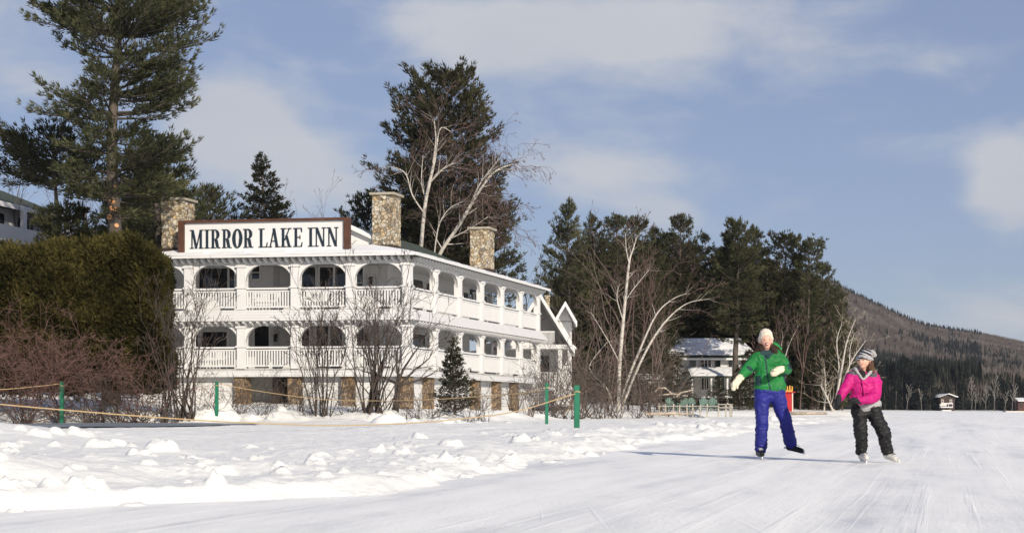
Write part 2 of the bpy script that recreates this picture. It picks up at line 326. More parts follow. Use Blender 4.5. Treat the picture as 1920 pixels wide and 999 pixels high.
def H(x, y, fine=True):
    x = np.atleast_1d(np.asarray(x, float)); y = np.atleast_1d(np.asarray(y, float))
    ld = landdist(x, y); ex = np.interp(y, EDGE[:, 0], EDGE[:, 1])
    t = (ex - x) * .9 + fbm(x * .8, y * .7, 5) * 1.7 * np.clip(y / 20, .45, 1.6)   # distance into the snow beside the skating lane
    old = .13 + .05 * fbm(x / 3, y / 5)
    h = -.03 + (old + .03) * (.45 * ss(t / .35) + .55 * ss((t - .2) / 2.2))
    w = np.clip(y / 22, .5, 1.5)
    ridge = np.exp(-((t - 1.0 * w) / (.75 * w)) ** 2) * (.05 + .13 * np.clip(fbm(x * 1.3, y * .8, 4) * 1.6 + .5, 0, 1)) * np.interp(y, [6, 12, 25, 60, 120], [.9, .6, .75, 1.0, .6])
    h = h + ridge * (1 - ss((y - 150) / 60))
    # mounds of old ploughed snow in front of the inn
    md = np.exp(-((y - 33) / 9) ** 2) * ss((t - 1) / 5) * ss((3.2 - x) / 5)
    h = h + md * (.06 + .16 * np.clip(fbm(x / 3.2 + 5, y / 6.0, 3) + .12, -.1, 1)) + .34 * np.exp(-(((x + 9.3) / 2.3) ** 2 + ((y - 22.5) / 4.0) ** 2)) + .07 * np.exp(-(((x + 6.6) / 3.2) ** 2 + ((y - 33) / 5) ** 2))
    h = h + (.20 * np.clip(fbm(x / 1.5, y / 2.4, 4) + .08, 0, 1) + .12 * fbm(x / 4, y / 6, 3)) * ss(t / 2.0) * (y < 80)
    h = h + .16 * ss((t - .3) / 1.6) * np.exp(-((y - 12) / 5) ** 2) * np.clip(.6 + 1.6 * fbm(x / 1.3 + 4, y / 1.6, 3), 0, 1.3)
    pm = ss((1.2 - np.hypot((x + 14.0) / 4.8, (y - 49.0) / 7.2) ** 2 + fbm(x / 2, y / 3) * .5) / .3)
    h = h * (1 - .62 * np.exp(-((y - 37) / 8) ** 2) * ss((-3 - x) / 4))
    h = h * (1 - pm) + .135 * pm
    # land
    l = .16 + .38 * ss((ld + 1.2) / 3.5) + .45 * ss(ld / 13) + 1.0 * ss((ld - 8) / 30) + 1.5 * ss((ld - 30) / 60)
    near = np.exp(-((ld - .5) / 2.2) ** 2) * np.clip(fbm(x / 1.9, y / 1.9, 4) + .06, -.05, 1) * .6 * (y < 75)
    far = ss((y - 300) / 100)
    l = l * (1 - .55 * far) + near + .12 * fbm(x / 4, y / 4)
    k = ss((ld + 1.6) / 2.6)
    h = h * (1 - k) + l * k
    return h + mountain(x, y)
def Hs(x, y): return float(H(x, y)[0])
def terrain():
    ys = np.exp(np.linspace(math.log(5.0), math.log(170), 900)); ta = np.linspace(-.62, .62, 1150)
    Y, TT = np.meshgrid(ys, ta, indexing='ij'); X = TT * Y
    Z = H(X.ravel(), Y.ravel()).reshape(X.shape)
    ex = np.interp(Y, EDGE[:, 0], EDGE[:, 1]); t = ex - X
    fine = ss((t + .8) / 1.2) * (1 - ss((Y - 60) / 30))
    Z += fine * (.05 * np.abs(fbm(X * 2.0, Y * 1.5, 5)) + .03 * fbm(X * 7, Y * 5, 4))
    rs = np.random.RandomState(3); B = []
    for (px, pb, w, h) in [(73, 838, 50, 24), (149, 834, 44, 24), (157, 822, 17, 20), (219, 842, 36, 22), (216, 826, 20, 16), (182, 858, 55, 26), (248, 848, 28, 18), (266, 868, 42, 30), (302, 862, 50, 40), (20, 850, 40, 20),
                           (124, 925, 60, 46), (60, 930, 46, 34), (30, 925, 40, 26), (160, 930, 40, 34), (95, 915, 36, 32), (250, 915, 50, 20), (410, 905, 32, 36), (528, 893, 34, 24), (372, 912, 26, 14), (400, 872, 22, 12), (480, 870, 26, 14), (440, 874, 20, 14), (600, 884, 24, 12), (350, 898, 22, 12), (300, 926, 34, 16), (190, 955, 46, 20), (60, 962, 50, 24)]:
        d = .55 * FOC / (pb - HOR - 2); B.append((at(px, d), d, w / FOC * d * .62, h / FOC * d * .75))
    for i in range(620):                                      # ploughed chunks along the lane edge
        y = math.exp(rs.uniform(math.log(8), math.log(85))); e = np.interp(y, EDGE[:, 0], EDGE[:, 1])
        s_ = rs.gamma(1.5, .7) * (.5 + y / 40) - .25; r = rs.gamma(1.2, .026) * (.7 + y / 50) + .015
        B.append((e - .25 - s_, y, r, r * rs.uniform(.35, .9)))
    for c_ in range(26):                                      # crumbly heaps in the near left bank
        cy = rs.uniform(9.5, 24); cx = rs.uniform(-.40, -.05) * cy
        if cx > np.interp(cy, EDGE[:, 0], EDGE[:, 1]) - .5: continue
        for i in range(rs.randint(4, 15)):
            r = rs.gamma(1.6, .026) + .015; x = cx + rs.normal() * .28; y = cy + rs.normal() * .3; B.append((x, y, r, r * rs.uniform(.5, .9)))
    for i in range(260):
        y = rs.uniform(50, 60); x = rs.uniform(-22, 0) ; r = rs.gamma(1.3, .09) + .04
        if abs(x + 14.5) < 8.0 and y < 56.5: continue
        B.append((x, y + (x > -9) * 0, r, r * rs.uniform(.5, .9)))
    for (bx, by, r, hh) in B:
        i0, i1 = np.searchsorted(ys, [by - r * 1.3, by + r * 1.3]); i0 = max(i0, 0); i1 = min(i1 + 1, len(ys))
        j0, j1 = np.searchsorted(ta, [(bx - r * 1.5) / by, (bx + r * 1.5) / by]); j1 = min(j1 + 1, len(ta))
        if i1 <= i0 or j1 <= j0 or (26 < by < 58 and bx < -5): continue
        x = X[i0:i1, j0:j1]; y = Y[i0:i1, j0:j1]
        q = np.hypot((x - bx), (y - by)) / r * (1 + .5 * (vnoise(x / r * .9 + bx * 7, y / r * .9) - .5))
        b = hh * np.clip(1 - q ** 3.2, 0, 1) ** .85 * (.75 + .6 * (vnoise(x / r * 1.9, y / r * 1.9 + by) - .3) + .25 * (vnoise(x / r * 5, y / r * 5) - .5))
        b = b * (x < np.interp(y, EDGE[:, 0], EDGE[:, 1]) + .25)
        Z[i0:i1, j0:j1] = Z[i0:i1, j0:j1] + b * .8
    n, m = X.shape; V = np.stack([X.ravel(), Y.ravel(), Z.ravel()], 1)
    I = np.arange(n * m).reshape(n, m); F = np.stack([I[:-1, :-1], I[:-1, 1:], I[1:, 1:], I[1:, :-1]], -1).reshape(-1, 4)
    keep = (Z.ravel()[F] > -.05).any(1)
    tag(link('snow_bank', npmesh('snow_bank', V, F[keep], True), M['snow']), kind='structure')
    # coarse land beyond, and to the sides
    ys2 = np.concatenate([np.linspace(168, 460, 90), np.linspace(470, 1750, 110)]); ta2 = np.linspace(-.75, .75, 260)
    Y, TT = np.meshgrid(ys2, ta2, indexing='ij'); X = TT * Y; Z = H(X.ravel(), Y.ravel()).reshape(X.shape) - .01
    n, m = X.shape; V = np.stack([X.ravel(), Y.ravel(), Z.ravel()], 1); I = np.arange(n * m).reshape(n, m)
    F = np.stack([I[:-1, :-1], I[:-1, 1:], I[1:, 1:], I[1:, :-1]], -1).reshape(-1, 4)
    yc = V[F][:, :, 1].mean(1); zc = V[F][:, :, 2].max(1)
    fl = (zc > -.05)
    tag(link('snowy_shore', npmesh('snowy_shore', V, F[fl & (yc < 466)], True), M['snow']), kind='structure')
    tag(link('mountain', npmesh('mountain', V, F[fl & (yc >= 466)], True), M['mount']), kind='structure')
    b = MB(); b.add([(-2500, -600, 0), (2500, -600, 0), (2500, 3000, 0), (-2500, 3000, 0)], [(0, 1, 2, 3)])
    tag(b.build('lake_ice', M['ice']), kind='structure')
    pts = []
    for k in range(48):
        a = 2 * math.pi * k / 48; rr = 1 + .10 * math.sin(3 * a + 1) + .05 * math.sin(7 * a)
        pts.append((-14.0 + 4.5 * rr * math.cos(a), 49.0 + 7.6 * rr * math.sin(a), .175))
    b = MB(); b.add(pts, [tuple(range(48))]); tag(b.build('rink_ice', M['rink']), kind='structure')
terrain()
# ================================================================ the inn
CX, CY = at(764, 67.0), 67.0
d2 = Vector((-math.cos(R(8.45)), math.sin(R(8.45)), 0)); d1 = Vector((math.sin(R(18.45)), math.cos(R(18.45)), 0))
CO = Vector((CX, CY, 0))
def U(u, v, z): p = CO + d2 * u + d1 * v; return (p.x, p.y, z)
def uat(px, v):          # u on the plane v = const seen at photo column px
    k = (px - 960) / FOC; return (CO.x + d1.x * v - k * (CO.y + d1.y * v)) / (k * d2.y - d2.x)
def vat(px, u):
    k = (px - 960) / FOC; return (CO.x + d2.x * u - k * (CO.y + d2.y * u)) / (k * d1.y - d1.x)
inn = thing('inn_building', U(6, 8, .9), 'large white two storey inn with arched porches, stone chimneys and snowy roof', 'hotel')
W = M['white']
UP = [0, 2.72, 5.42, 8.08, 10.72, 13.3]; VP = [3.39 * i for i in range(7)]
Z1, Z2 = 2.64, 5.45; UE, VE = 13.5, 20.34; PD = 2.35; WV = 15.2
def ub(): return MB(U)
# floors, ceilings
for z, nm in ((Z1, 'porch_floor'), (Z2, 'porch_floor')):
    b = ub(); b.box(-.1, UE, -.1, 3.2, z - .30, z); b.box(-.1, 3.0, 3.2, VE + .1, z - .30, z); b.build(nm, M['deck'], inn)
b = ub(); b.box(0, UE, 0, 3.2, 7.78, 7.84); b.box(0, 3.0, 3.2, VE, 7.78, 7.84); b.build('porch_ceiling', W, inn)
b = ub(); b.box(0, UE, 0, 3.2, 4.90, 4.96); b.box(0, 3.0, 3.2, VE, 4.90, 4.96); b.build('porch_ceiling', W, inn)
# the core of the house, set back behind the porches, with alcoves in the front
SD = M['siding']
b = ub()
AL = [(uat(524, 2.9), uat(563, 2.9)), (uat(735, 2.9) , 0)]
b.box(PD, UE - .2, PD + .7, WV, 1.0, 7.78)
ua, ub_ = uat(727, PD), uat(524, PD)
b.box(ub_ - 2.0, uat(524, PD), PD, PD + .7, 1.0, 7.78) if False else None
b.box(uat(512, PD), UE - .2, PD, PD + .702, 1.01, 7.77)
b.box(uat(727, PD), uat(553, PD), PD + .003, PD + .701, 1.012, 7.768)
b.build('wall', SD, inn)
# skirt boards, pent skirts and rafter tails
def skirt(z0, z1, out, nm='pent_roof'):
    b = ub()
    # front: from (v=-.1,z1) to (v=-out,z0)
    P = lambda u0, u1: [(u0, -.12, z0), (u1, -.12, z0), (u1, -.12, z1), (u0, -.12, z1), (u0, -out, z0), (u1, -out, z0), (u1, -.18, z1), (u0, -.18, z1)]
    b.add([(-out, -out, z0), (UE + .1, -out, z0), (UE + .1, -.2, z1), (-.2, -.2, z1), (-out, -out, z0 - .06), (UE + .1, -out, z0 - .06), (UE + .1, 0, z0 - .06), (0, 0, z0 - .06), (UE + .1, 0, z1), (0, 0, z1)],
          [(0, 1, 2, 3), (0, 4, 5, 1), (4, 7, 6, 5), (3, 2, 8, 9), (1, 5, 6, 8, 2)])
    b.add([(-out, -out, z0), (-out, VE + .5, z0), (-.2, VE + .15, z1), (-.2, -.2, z1), (-out, -out, z0 - .06), (-out, VE + .5, z0 - .06), (0, VE + .15, z0 - .06), (0, 0, z0 - .06), (0, VE + .15, z1), (0, 0, z1)],
          [(0, 3, 2, 1), (0, 1, 5, 4), (4, 5, 6, 7), (3, 9, 8, 2), (1, 2, 8, 6, 5)])
    return b.build(nm, SD, inn)
skirt(4.96, Z2 - .02, .52)
skirt(2.32, Z1 - .10, .22, 'deck_skirt')
def tails(z1, out, dz, name='rafter_tails'):
    b = ub(); w = .055; b.box(-.12, UE, -.125, -.112, z1 - .05, z1 - .005)
    n = int(UE / .345)
    for i in range(n + 1):
        u = -.12 + i * .345
        b.hexa([(u - w, -out, z1 - dz * .35), (u + w, -out, z1 - dz * .35), (u + w, -.12, z1 - dz), (u - w, -.12, z1 - dz), (u - w, -out, z1), (u + w, -out, z1), (u + w, -.12, z1), (u - w, -.12, z1)])
    b.build(name, W, inn)
    b = ub(); n = int(VE / .40)
    for i in range(1, n + 2):
        v = i * .40
        b.hexa([(-out, v - w, z1 - dz * .35), (-.12, v - w, z1 - dz), (-.12, v + w, z1 - dz), (-out, v + w, z1 - dz * .35), (-out, v - w, z1), (-.12, v - w, z1), (-.12, v + w, z1), (-out, v + w, z1)])
    b.build(name, W, inn)
tails(4.895, .46, .24); tails(7.90, .50, .26)
# beams
for zt, zb in ((7.775, 7.60), (4.895, 4.70)):
    b = ub(); b.box(-.11, UE, -.11, .11, zb, zt); b.build('porch_beam', W, inn)
    b = ub(); b.box(-.11, .11, .112, VE + .11, zb + .001, zt - .001); b.build('porch_beam', W, inn)
# posts, brackets, railings
def post(u, v, z0, z1, w=.19):
    b = ub(); b.box(u - w, u + w, v - w, v + w, z0, z1); b.box(u - w - .05, u + w + .05, v - w - .05, v + w + .05, z0 + 1.02, z0 + 1.10); b.box(u - w - .05, u + w + .05, v - w - .05, v + w + .05, z1 - .12, z1 - .02)
    b.build('porch_post', W, inn)
def bracket(axis, a, sgn, ztop, rx, rz):
    """quarter arch starting at post face a going sgn along the axis"""
    arc = [(a + sgn * rx * (1 - math.cos(t)), ztop - rz * (1 - math.sin(t))) for t in [math.pi / 2 * k / 9 for k in range(10)]]
    fn = (lambda p, q, t: (p, t, q)) if axis == 'u' else (lambda p, q, t: (t, p, q))
    b = ub(); b.prism(arc + [(a, ztop)], fn, -.045, .045)
    # thicker curved rib that edges the panel
    for k in range(9):
        (p0, q0), (p1, q1) = arc[k], arc[k + 1]
        nx, nz = -(q1 - q0), (p1 - p0); L = math.hypot(nx, nz); nx, nz = nx / L * .09, nz / L * .09
        if (nz < 0): nx, nz = -nx, -nz
        nx = abs(nx) * -sgn
        q = [(p0, q0), (p1, q1), (p1 + nx, q1 + nz), (p0 + nx, q0 + nz)]
        b.prism(q, fn, -.085, .085)
    b.build('arch_bracket', W, inn)
def rail(axis, a0, a1, z, off=0):
    b = ub()
    def bx(p0, p1, t0, t1, z0, z1):
        b.box(p0, p1, t0 + off, t1 + off, z0, z1) if axis == 'u' else b.box(t0 + off, t1 + off, p0, p1, z0, z1)
    bx(a0, a1, -.06, .06, z + .98, z + 1.06); bx(a0, a1, -.035, .035, z + .86, z + .93); bx(a0, a1, -.04, .04, z + .10, z + .18)
    n = max(2, int(round((a1 - a0) / .135)))
    for i in range(n):
        c = a0 + (i + .5) * (a1 - a0) / n; bx(c - .035, c + .035, -.02, .02, z + .18, z + .86)
    b.build('porch_railing', W, inn)
for z0, z1, zb in ((Z1, 4.70, 4.70), (Z2, 7.60, 7.60)):
    for u in UP: post(u, 0, z0, z1)
    for v in VP[1:]: post(0, v, z0, z1, .16)
    post(2.9, VE, z0, z1, .16)
    for a, c in zip(UP[:-1], UP[1:]):
        bracket('u', a + .19, 1, zb, .85, .78); bracket('u', c - .19, -1, zb, .85, .78); rail('u', a + .19, c - .19, z0)
    for a, c in zip(VP[:-1], VP[1:]):
        bracket('v', a + .17, 1, zb, .95, .62); bracket('v', c - .17, -1, zb, .95, .62); rail('v', a + .17, c - .17, z0)
    rail('u', .17, 2.74, z0, VE)
# foundation: white boarded wall between stone piers, one open bay
b = ub(); g0, g1 = uat(540, .3), uat(463, .3)
b.box(.3, g0, .3, .5, .3, 2.30); b.box(g1, UE, .3, .5, .3, 2.30); b.box(.3, .5, .5, VE, .3, 2.30); b.box(g0, g1, 3.4, 3.6, .3, 2.30); b.box(g0, g1, .3, 3.4, 2.302, 2.33)
b.build('foundation_wall', SD, inn)
b = ub(); b.box(g0 + .01, g1 - .01, 2.6, 2.8, .31, 2.29); b.build('bay_shade_panel', M['darkwood'], inn)  # dark panel added across the open bay; its colour supplies the shade inside
b = ub(); b.box((g0 + g1) / 2 - .3, (g0 + g1) / 2, .8, 1.1, .3, 2.2); b.build('storage_post', M['darkwood'], inn)
for px in (451, 551, 651, 757):
    c = uat(px, 0); b = ub(); b.box(c - .29, c + .29, -.04, .5, .3, 2.30); b.build('stone_pier', M['pier'], inn)
for px in (808, 896, 935, 968):
    c = vat(px, 0); b = ub(); b.box(-.04, .5, c - .35, c + .35, .3, 2.30); b.build('stone_pier', M['pier'], inn)
# windows and doors
def window_f(x0, x1, y0, y1, v, mull=(), name='window', bars=()):
    """window on a wall v = const given by photo columns / rows at that wall"""
    u0, u1 = uat(x1, v), uat(x0, v); D = U((u0 + u1) / 2, v, 0)[1]; za, zb = zat(y1, D), zat(y0, D)
    f = ub(); w = .085
    f.box(u0 - w, u1 + w, v - .05, v + .03, zb, zb + w); f.box(u0 - w, u1 + w, v - .06, v + .03, za - w, za)
    f.box(u0 - w, u0, v - .05, v + .03, za, zb); f.box(u1, u1 + w, v - .05, v + .03, za, zb)
    for x in mull: c = uat(x, v); f.box(c - .05, c + .05, v - .048, v + .02, za, zb)
    for q in bars: c = za + (zb - za) * q; f.box(u0, u1, v - .035, v + .02, c - .025, c + .025)
    fo = f.build(name, W, inn); g = ub(); g.box(u0, u1, v - .02, v + .035, za, zb); g.build('pane', M['glass'], fo)
def window_s(x0, x1, z0, z1, u, mull=(), bars=(), name='window'):
    v0, v1 = vat(x0, u), vat(x1, u); f = ub(); w = .085
    f.box(u - .05, u + .03, v0 - w, v1 + w, z1, z1 + w); f.box(u - .06, u + .03, v0 - w, v1 + w, z0 - w, z0)
    f.box(u - .05, u + .03, v0 - w, v0, z0, z1); f.box(u - .05, u + .03, v1, v1 + w, z0, z1)
    for x in mull: c = vat(x, u); f.box(u - .048, u + .02, c - .05, c + .05, z0, z1)
    for q in bars: c = z0 + (z1 - z0) * q; f.box(u - .035, u + .02, v0, v1, c - .025, c + .025)
    fo = f.build(name, W, inn); g = ub(); g.box(u - .02, u + .035, v0, v1, z0, z1); g.build('pane', M['glass'], fo)
F1, F2 = PD, PD + .7
window_f(374, 440, 503, 556, F1, (429,), 'window')
window_f(473, 487, 499, 523, F2 if uat(473, PD) < uat(512, PD) else F1, (), 'window', (.5,))
window_f(566, 592, 501, 556, F1, (), 'window', (.25,)); window_f(600, 648, 501, 572, F1, (627,), 'glass_door')
window_f(664, 681, 501, 540, F1, (), 'window', (.25,))
window_f(379, 426, 622, 650, F1, (), 'window'); window_f(363, 372, 612, 652, F1); window_f(478, 505, 611, 690, F1, (), 'door')
window_f(561, 580, 612, 652, F1); window_f(594, 642, 611, 690, F1, (618,), 'glass_door'); window_f(662, 682, 612, 655, F1, (), 'window', (.3,))
for (x0, x1, m_, bb, z0, z1) in [(774, 792, (), (.3,), 5.9, 7.45), (798, 822, (810,), (), 5.5, 7.4), (868, 877, (), (.5,), 6.4, 7.35), (889, 896, (), (), 5.5, 7.4), (906, 912, (), (), 5.5, 7.4),
                                 (770, 796, (), (), 2.9, 4.62), (802, 808, (), (), 2.7, 4.6), (848, 855, (), (), 2.7, 4.6)]:
    window_s(x0, x1, z0, z1, PD, m_, bb, 'glass_door' if z0 < 3 or 5.45 < z0 < 5.6 else 'window')
def lantern(u, v, z, ax):
    b = ub(); s = .09
    if ax == 'f': b.box(u - .04, u + .04, v - .10, v, z + .14, z + .20); b.box(u - .05, u + .05, v - .02, v + .001, z + .02, z + .24); v -= .16
    else: b.box(u - .10, u, v - .04, v + .04, z + .14, z + .20); b.box(u - .02, u + .001, v - .05, v + .05, z + .02, z + .24); u -= .16
    b.add([(u - s, v - s, z + .13), (u + s, v - s, z + .13), (u + s, v + s, z + .13), (u - s, v + s, z + .13), (u, v, z + .24)], [(0, 1, 2, 3), (0, 1, 4), (1, 2, 4), (2, 3, 4), (3, 0, 4)])
    s2 = .055; b.box(u - s2, u + s2, v - s2, v + s2, z - .12, z + .12); b.box(u - .07, u + .07, v - .07, v + .07, z - .15, z - .12)
    b.build('wall_lantern', M['metal'], inn)
for px, z in ((329, 6.95), (697, 6.95), (326, 4.2), (519, 4.2), (690, 4.2)): lantern(uat(px, F1), F1, z, 'f')
for px, z in ((752, 6.85), (918, 6.85), (927, 4.2)): lantern(PD, vat(px, PD), z, 's')
# roof: low snow covered eaves around a steeper green core
b = ub(); e = .62; zi = 8.82; iv = 2.9
b.add([(-e, -e, 7.92), (UE + .4, -e, 7.92), (UE + .4, VE + .6, 7.92), (-e, VE + .6, 7.92), (-e, -e, 8.0), (UE + .4, -e, 8.0), (UE + .4, VE + .6, 8.0), (-e, VE + .6, 8.0),
       (iv, iv, zi), (UE - 2, iv, zi), (UE - 2, VE - 2.2, zi), (iv, VE - 2.2, zi)],
      [(0, 3, 2, 1), (0, 1, 5, 4), (1, 2, 6, 5), (2, 3, 7, 6), (3, 0, 4, 7), (4, 5, 9, 8), (5, 6, 10, 9), (6, 7, 11, 10), (7, 4, 8, 11), (8, 9, 10, 11)])
roof = b.build('roof', M['shingle'], inn)
b = ub(); b.box(-e - .05, UE + .42, -e - .05, -e - .003, 7.90, 8.03); b.build('fascia_board', W, roof)
b = ub(); b.box(-e - .05, -e - .003, -e - .002, VE + .62, 7.90, 8.03); b.build('fascia_board', W, roof)
def snow_sheet(P, name, parent, nu=60, nv=14, th=.09, seed=0, hole=0.0, tr=U):
    """P = four corners (u,v,z) bottom-left, bottom-right, top-right, top-left -> lumpy sheet with a ragged edge"""
    P = [np.array(p, float) for p in P]; a = np.linspace(0, 1, nu); c = np.linspace(0, 1, nv); V = []; 
    Z = np.zeros((nv, nu)); G = np.zeros((nv, nu, 3))
    for j, t in enumerate(c):
        for i, s in enumerate(a): G[j, i] = (P[0] * (1 - s) + P[1] * s) * (1 - t) + (P[3] * (1 - s) + P[2] * s) * t
    edge = np.minimum(np.minimum(a[None, :] * 25, (1 - a[None, :]) * 25), np.minimum(c[:, None] * 9 + .5, (1 - c[:, None]) * 6))
    nz = fbm(G[..., 0] * .8 + seed, G[..., 1] * 1.4 + G[..., 2] * 2, 4)
    G[..., 2] += th * np.clip(edge, 0, 1) * (1 + 1.1 * nz) - hole * np.clip(.12 - (1 - c[:, None]) - nz * .25, 0, 1) * 2
    v = [tr(*g) for g in G.reshape(-1, 3)]; I = np.arange(nu * nv).reshape(nv, nu)
    F = np.stack([I[:-1, :-1], I[:-1, 1:], I[1:, 1:], I[1:, :-1]], -1).reshape(-1, 4)
    o0 = org(parent); v = np.array(v) - np.array(o0)
    return link(name, npmesh(name, v, F, True), M['roofsnow'], parent, o0)
snow_sheet([(-e - .03, -e - .03, 8.0), (UE + .42, -e - .03, 8.0), (UE - 2, iv, zi + .01), (iv, iv, zi + .01)], 'roof_snow', roof, 90, 16, .08, 1)
snow_sheet([(-e - .03, -e - .03, 8.0), (-e - .03, VE + .62, 8.0), (iv, VE - 2.2, zi + .01), (iv, iv, zi + .01)], 'roof_snow', roof, 110, 16, .08, 5, hole=.35)
snow_sheet([(UE + .42, -e, 8.0), (UE + .42, VE + .6, 8.0), (UE - 2, VE - 2.2, zi), (UE - 2, iv, zi)], 'roof_snow', roof, 60, 8, .08, 9)
# core
b = ub(); c0, c1, cz = 2.2, 3.3, 10.05
b.add([(c0, 2.9, 8.72), (UE - 1.6, 2.9, 8.72), (UE - 1.6, 16.5, 8.72), (c0, 16.5, 8.72), (4.9, 3.0, cz), (UE - 4, 3.0, cz), (UE - 4, 14, cz), (4.9, 14, cz)],
      [(3, 2, 6, 7), (0, 3, 7, 4), (1, 5, 6, 2), (4, 7, 6, 5)])
up = b.build('upper_roof', M['shingle'], inn)
b = ub(); b.add([(c0, 2.92, 8.72), (UE - 1.6, 2.92, 8.72), (UE - 4, 3.02, cz), (4.9, 3.02, cz), (c0, 3.1, 8.72), (UE - 1.6, 3.1, 8.72), (UE - 4, 3.12, cz), (4.9, 3.12, cz)], [(0, 1, 2, 3), (4, 7, 6, 5), (0, 3, 7, 4), (0, 4, 5, 1), (1, 5, 6, 2), (2, 6, 7, 3)])
b.build('gable_wall', SD, inn)
snow_sheet([(c0 - .1, 2.7, 8.80), (c0 - .1, 4.2, 8.80), (4.85, 4.0, cz + .03), (4.85, 2.7, cz + .03)], 'roof_snow', up, 24, 20, .08, 12)
b = ub(); b.hexa([(c0 - .2, 2.66, 8.66), (4.9, 2.66, cz - .03), (4.9, 2.9, cz - .03), (c0 - .2, 2.9, 8.66), (c0 - .2, 2.66, 8.80), (4.9, 2.66, cz + .12), (4.9, 2.9, cz + .12), (c0 - .2, 2.9, 8.80)]); b.build('rake_board', W, up)
# chimneys
def chimney(pxc, D, v, ztop, w=1.02, zb=8.3):
    u = 0
    for _ in range(8):
        u = uat(pxc, v)
    b = ub(); hw = w / 2
    b.box(u - hw, u + hw, v - hw, v + hw, zb, ztop - .10)
    c = b.build('chimney', M['stone'], inn)
    bm = bmesh.new(); bm.from_mesh(c.data); bmesh.ops.subdivide_edges(bm, edges=bm.edges[:], cuts=22, use_grid_fill=True); bm.normal_update()
    from mathutils import noise as mn
    for v_ in bm.verts:
        q = v_.co * 3.4; v_.co += v_.normal * (.045 * mn.noise(q) + .03 * mn.noise(q * 2.3) - .01)
    bm.to_mesh(c.data); bm.free()
    b = ub(); b.box(u - hw - .11, u + hw + .11, v - hw - .11, v + hw + .11, ztop - .10, ztop + .02); b.build('chimney_cap', M['capstone'], c, bevel=.015)
    b = ub(); b.box(u - hw - .05, u + hw + .05, v - hw - .05, v + hw + .05, zb, zb + .45 - (0 if v < 5 else .1)); b.build('flashing', M['darkwood'], c)
chimney(725, 70, 3.0, 11.30, 1.04); chimney(904, 80, 13.4, 10.85, 1.04, 8.2); chimney(334, 70, 1.9, 11.10, 1.12, 8.2)
# porch furniture
def bench(u, v, z, lab):
    t = thing('porch_bench', U(u, v, z), lab, 'bench', 'white benches on the inn porches')
    b = ub(); b.box(u - .75, u + .75, v - .22, v + .25, z + .40, z + .45); b.build('seat', W, t)
    b = ub(); b.box(u - .75, u + .75, v + .22, v + .27, z + .88, z + .98); b.box(u - .75, u + .75, v + .22, v + .27, z + .5, z + .56)
    for i in range(9): b.box(u - .70 + i * .17, u - .62 + i * .17, v + .23, v + .26, z + .56, z + .88)
    b.build('backrest', W, t)
    for du in (-.7, .66):
        for dv in (-.2, .2):
            b = ub(); b.box(u + du, u + du + .06, v + dv, v + dv + .06, z, z + .40); b.build('leg', W, t)
        b = ub(); b.box(u + du - .02, u + du + .06, v - .22, v + .25, z + .62, z + .66); b.box(u + du, u + du + .05, v - .2, v - .15, z + .45, z + .62); b.build('armrest', W, t)
bench(uat(500, 1.0), 1.0, Z2, 'white slatted bench on the upper porch under the small square window')
bench(uat(600, 1.2), 1.2, Z2, 'white slatted bench on the upper porch before the wide dark glass door')
bench(uat(403, 1.2), 1.2, Z1, 'white slatted bench on the lower porch behind the leftmost full arch')
# sign on the roof
SV = .45
s0, s1 = uat(655, SV), uat(337, SV); Ds = 68.0; zb_, zt_ = 8.22, 9.80
sign = thing('roof_sign', U((s0 + s1) / 2, SV, zb_), 'long white sign reading MIRROR LAKE INN in a brown frame on the snowy porch roof', 'sign')
b = ub(); b.box(s0, s1, SV + .02, SV + .10, zb_, zt_); b.build('panel', M['panel'], sign)
b = ub(); t_ = .17
b.box(s0 - .02, s1 + .02, SV - .12, SV + .16, zt_ - .07, zt_ + .05); b.box(s0, s1, SV - .10, SV + .14, zb_ - .06, zb_ + .03)
b.box(s0 - .02, s0 + t_ + .06, SV - .12, SV + .15, zb_ - .08, zt_ - .071); b.box(s1 - t_ - .08, s1 + .02, SV - .12, SV + .15, zb_ - .08, zt_ - .071)
b.build('frame', M['brown'], sign)
b = ub()
for k in range(6): uu = s0 + .5 + k * (s1 - s0 - 1) / 5; b.box(uu - .05, uu + .05, SV + .16, SV + .26, 7.98, zt_ - .1)
b.build('brace', M['darkwood'], sign)
GL = {}
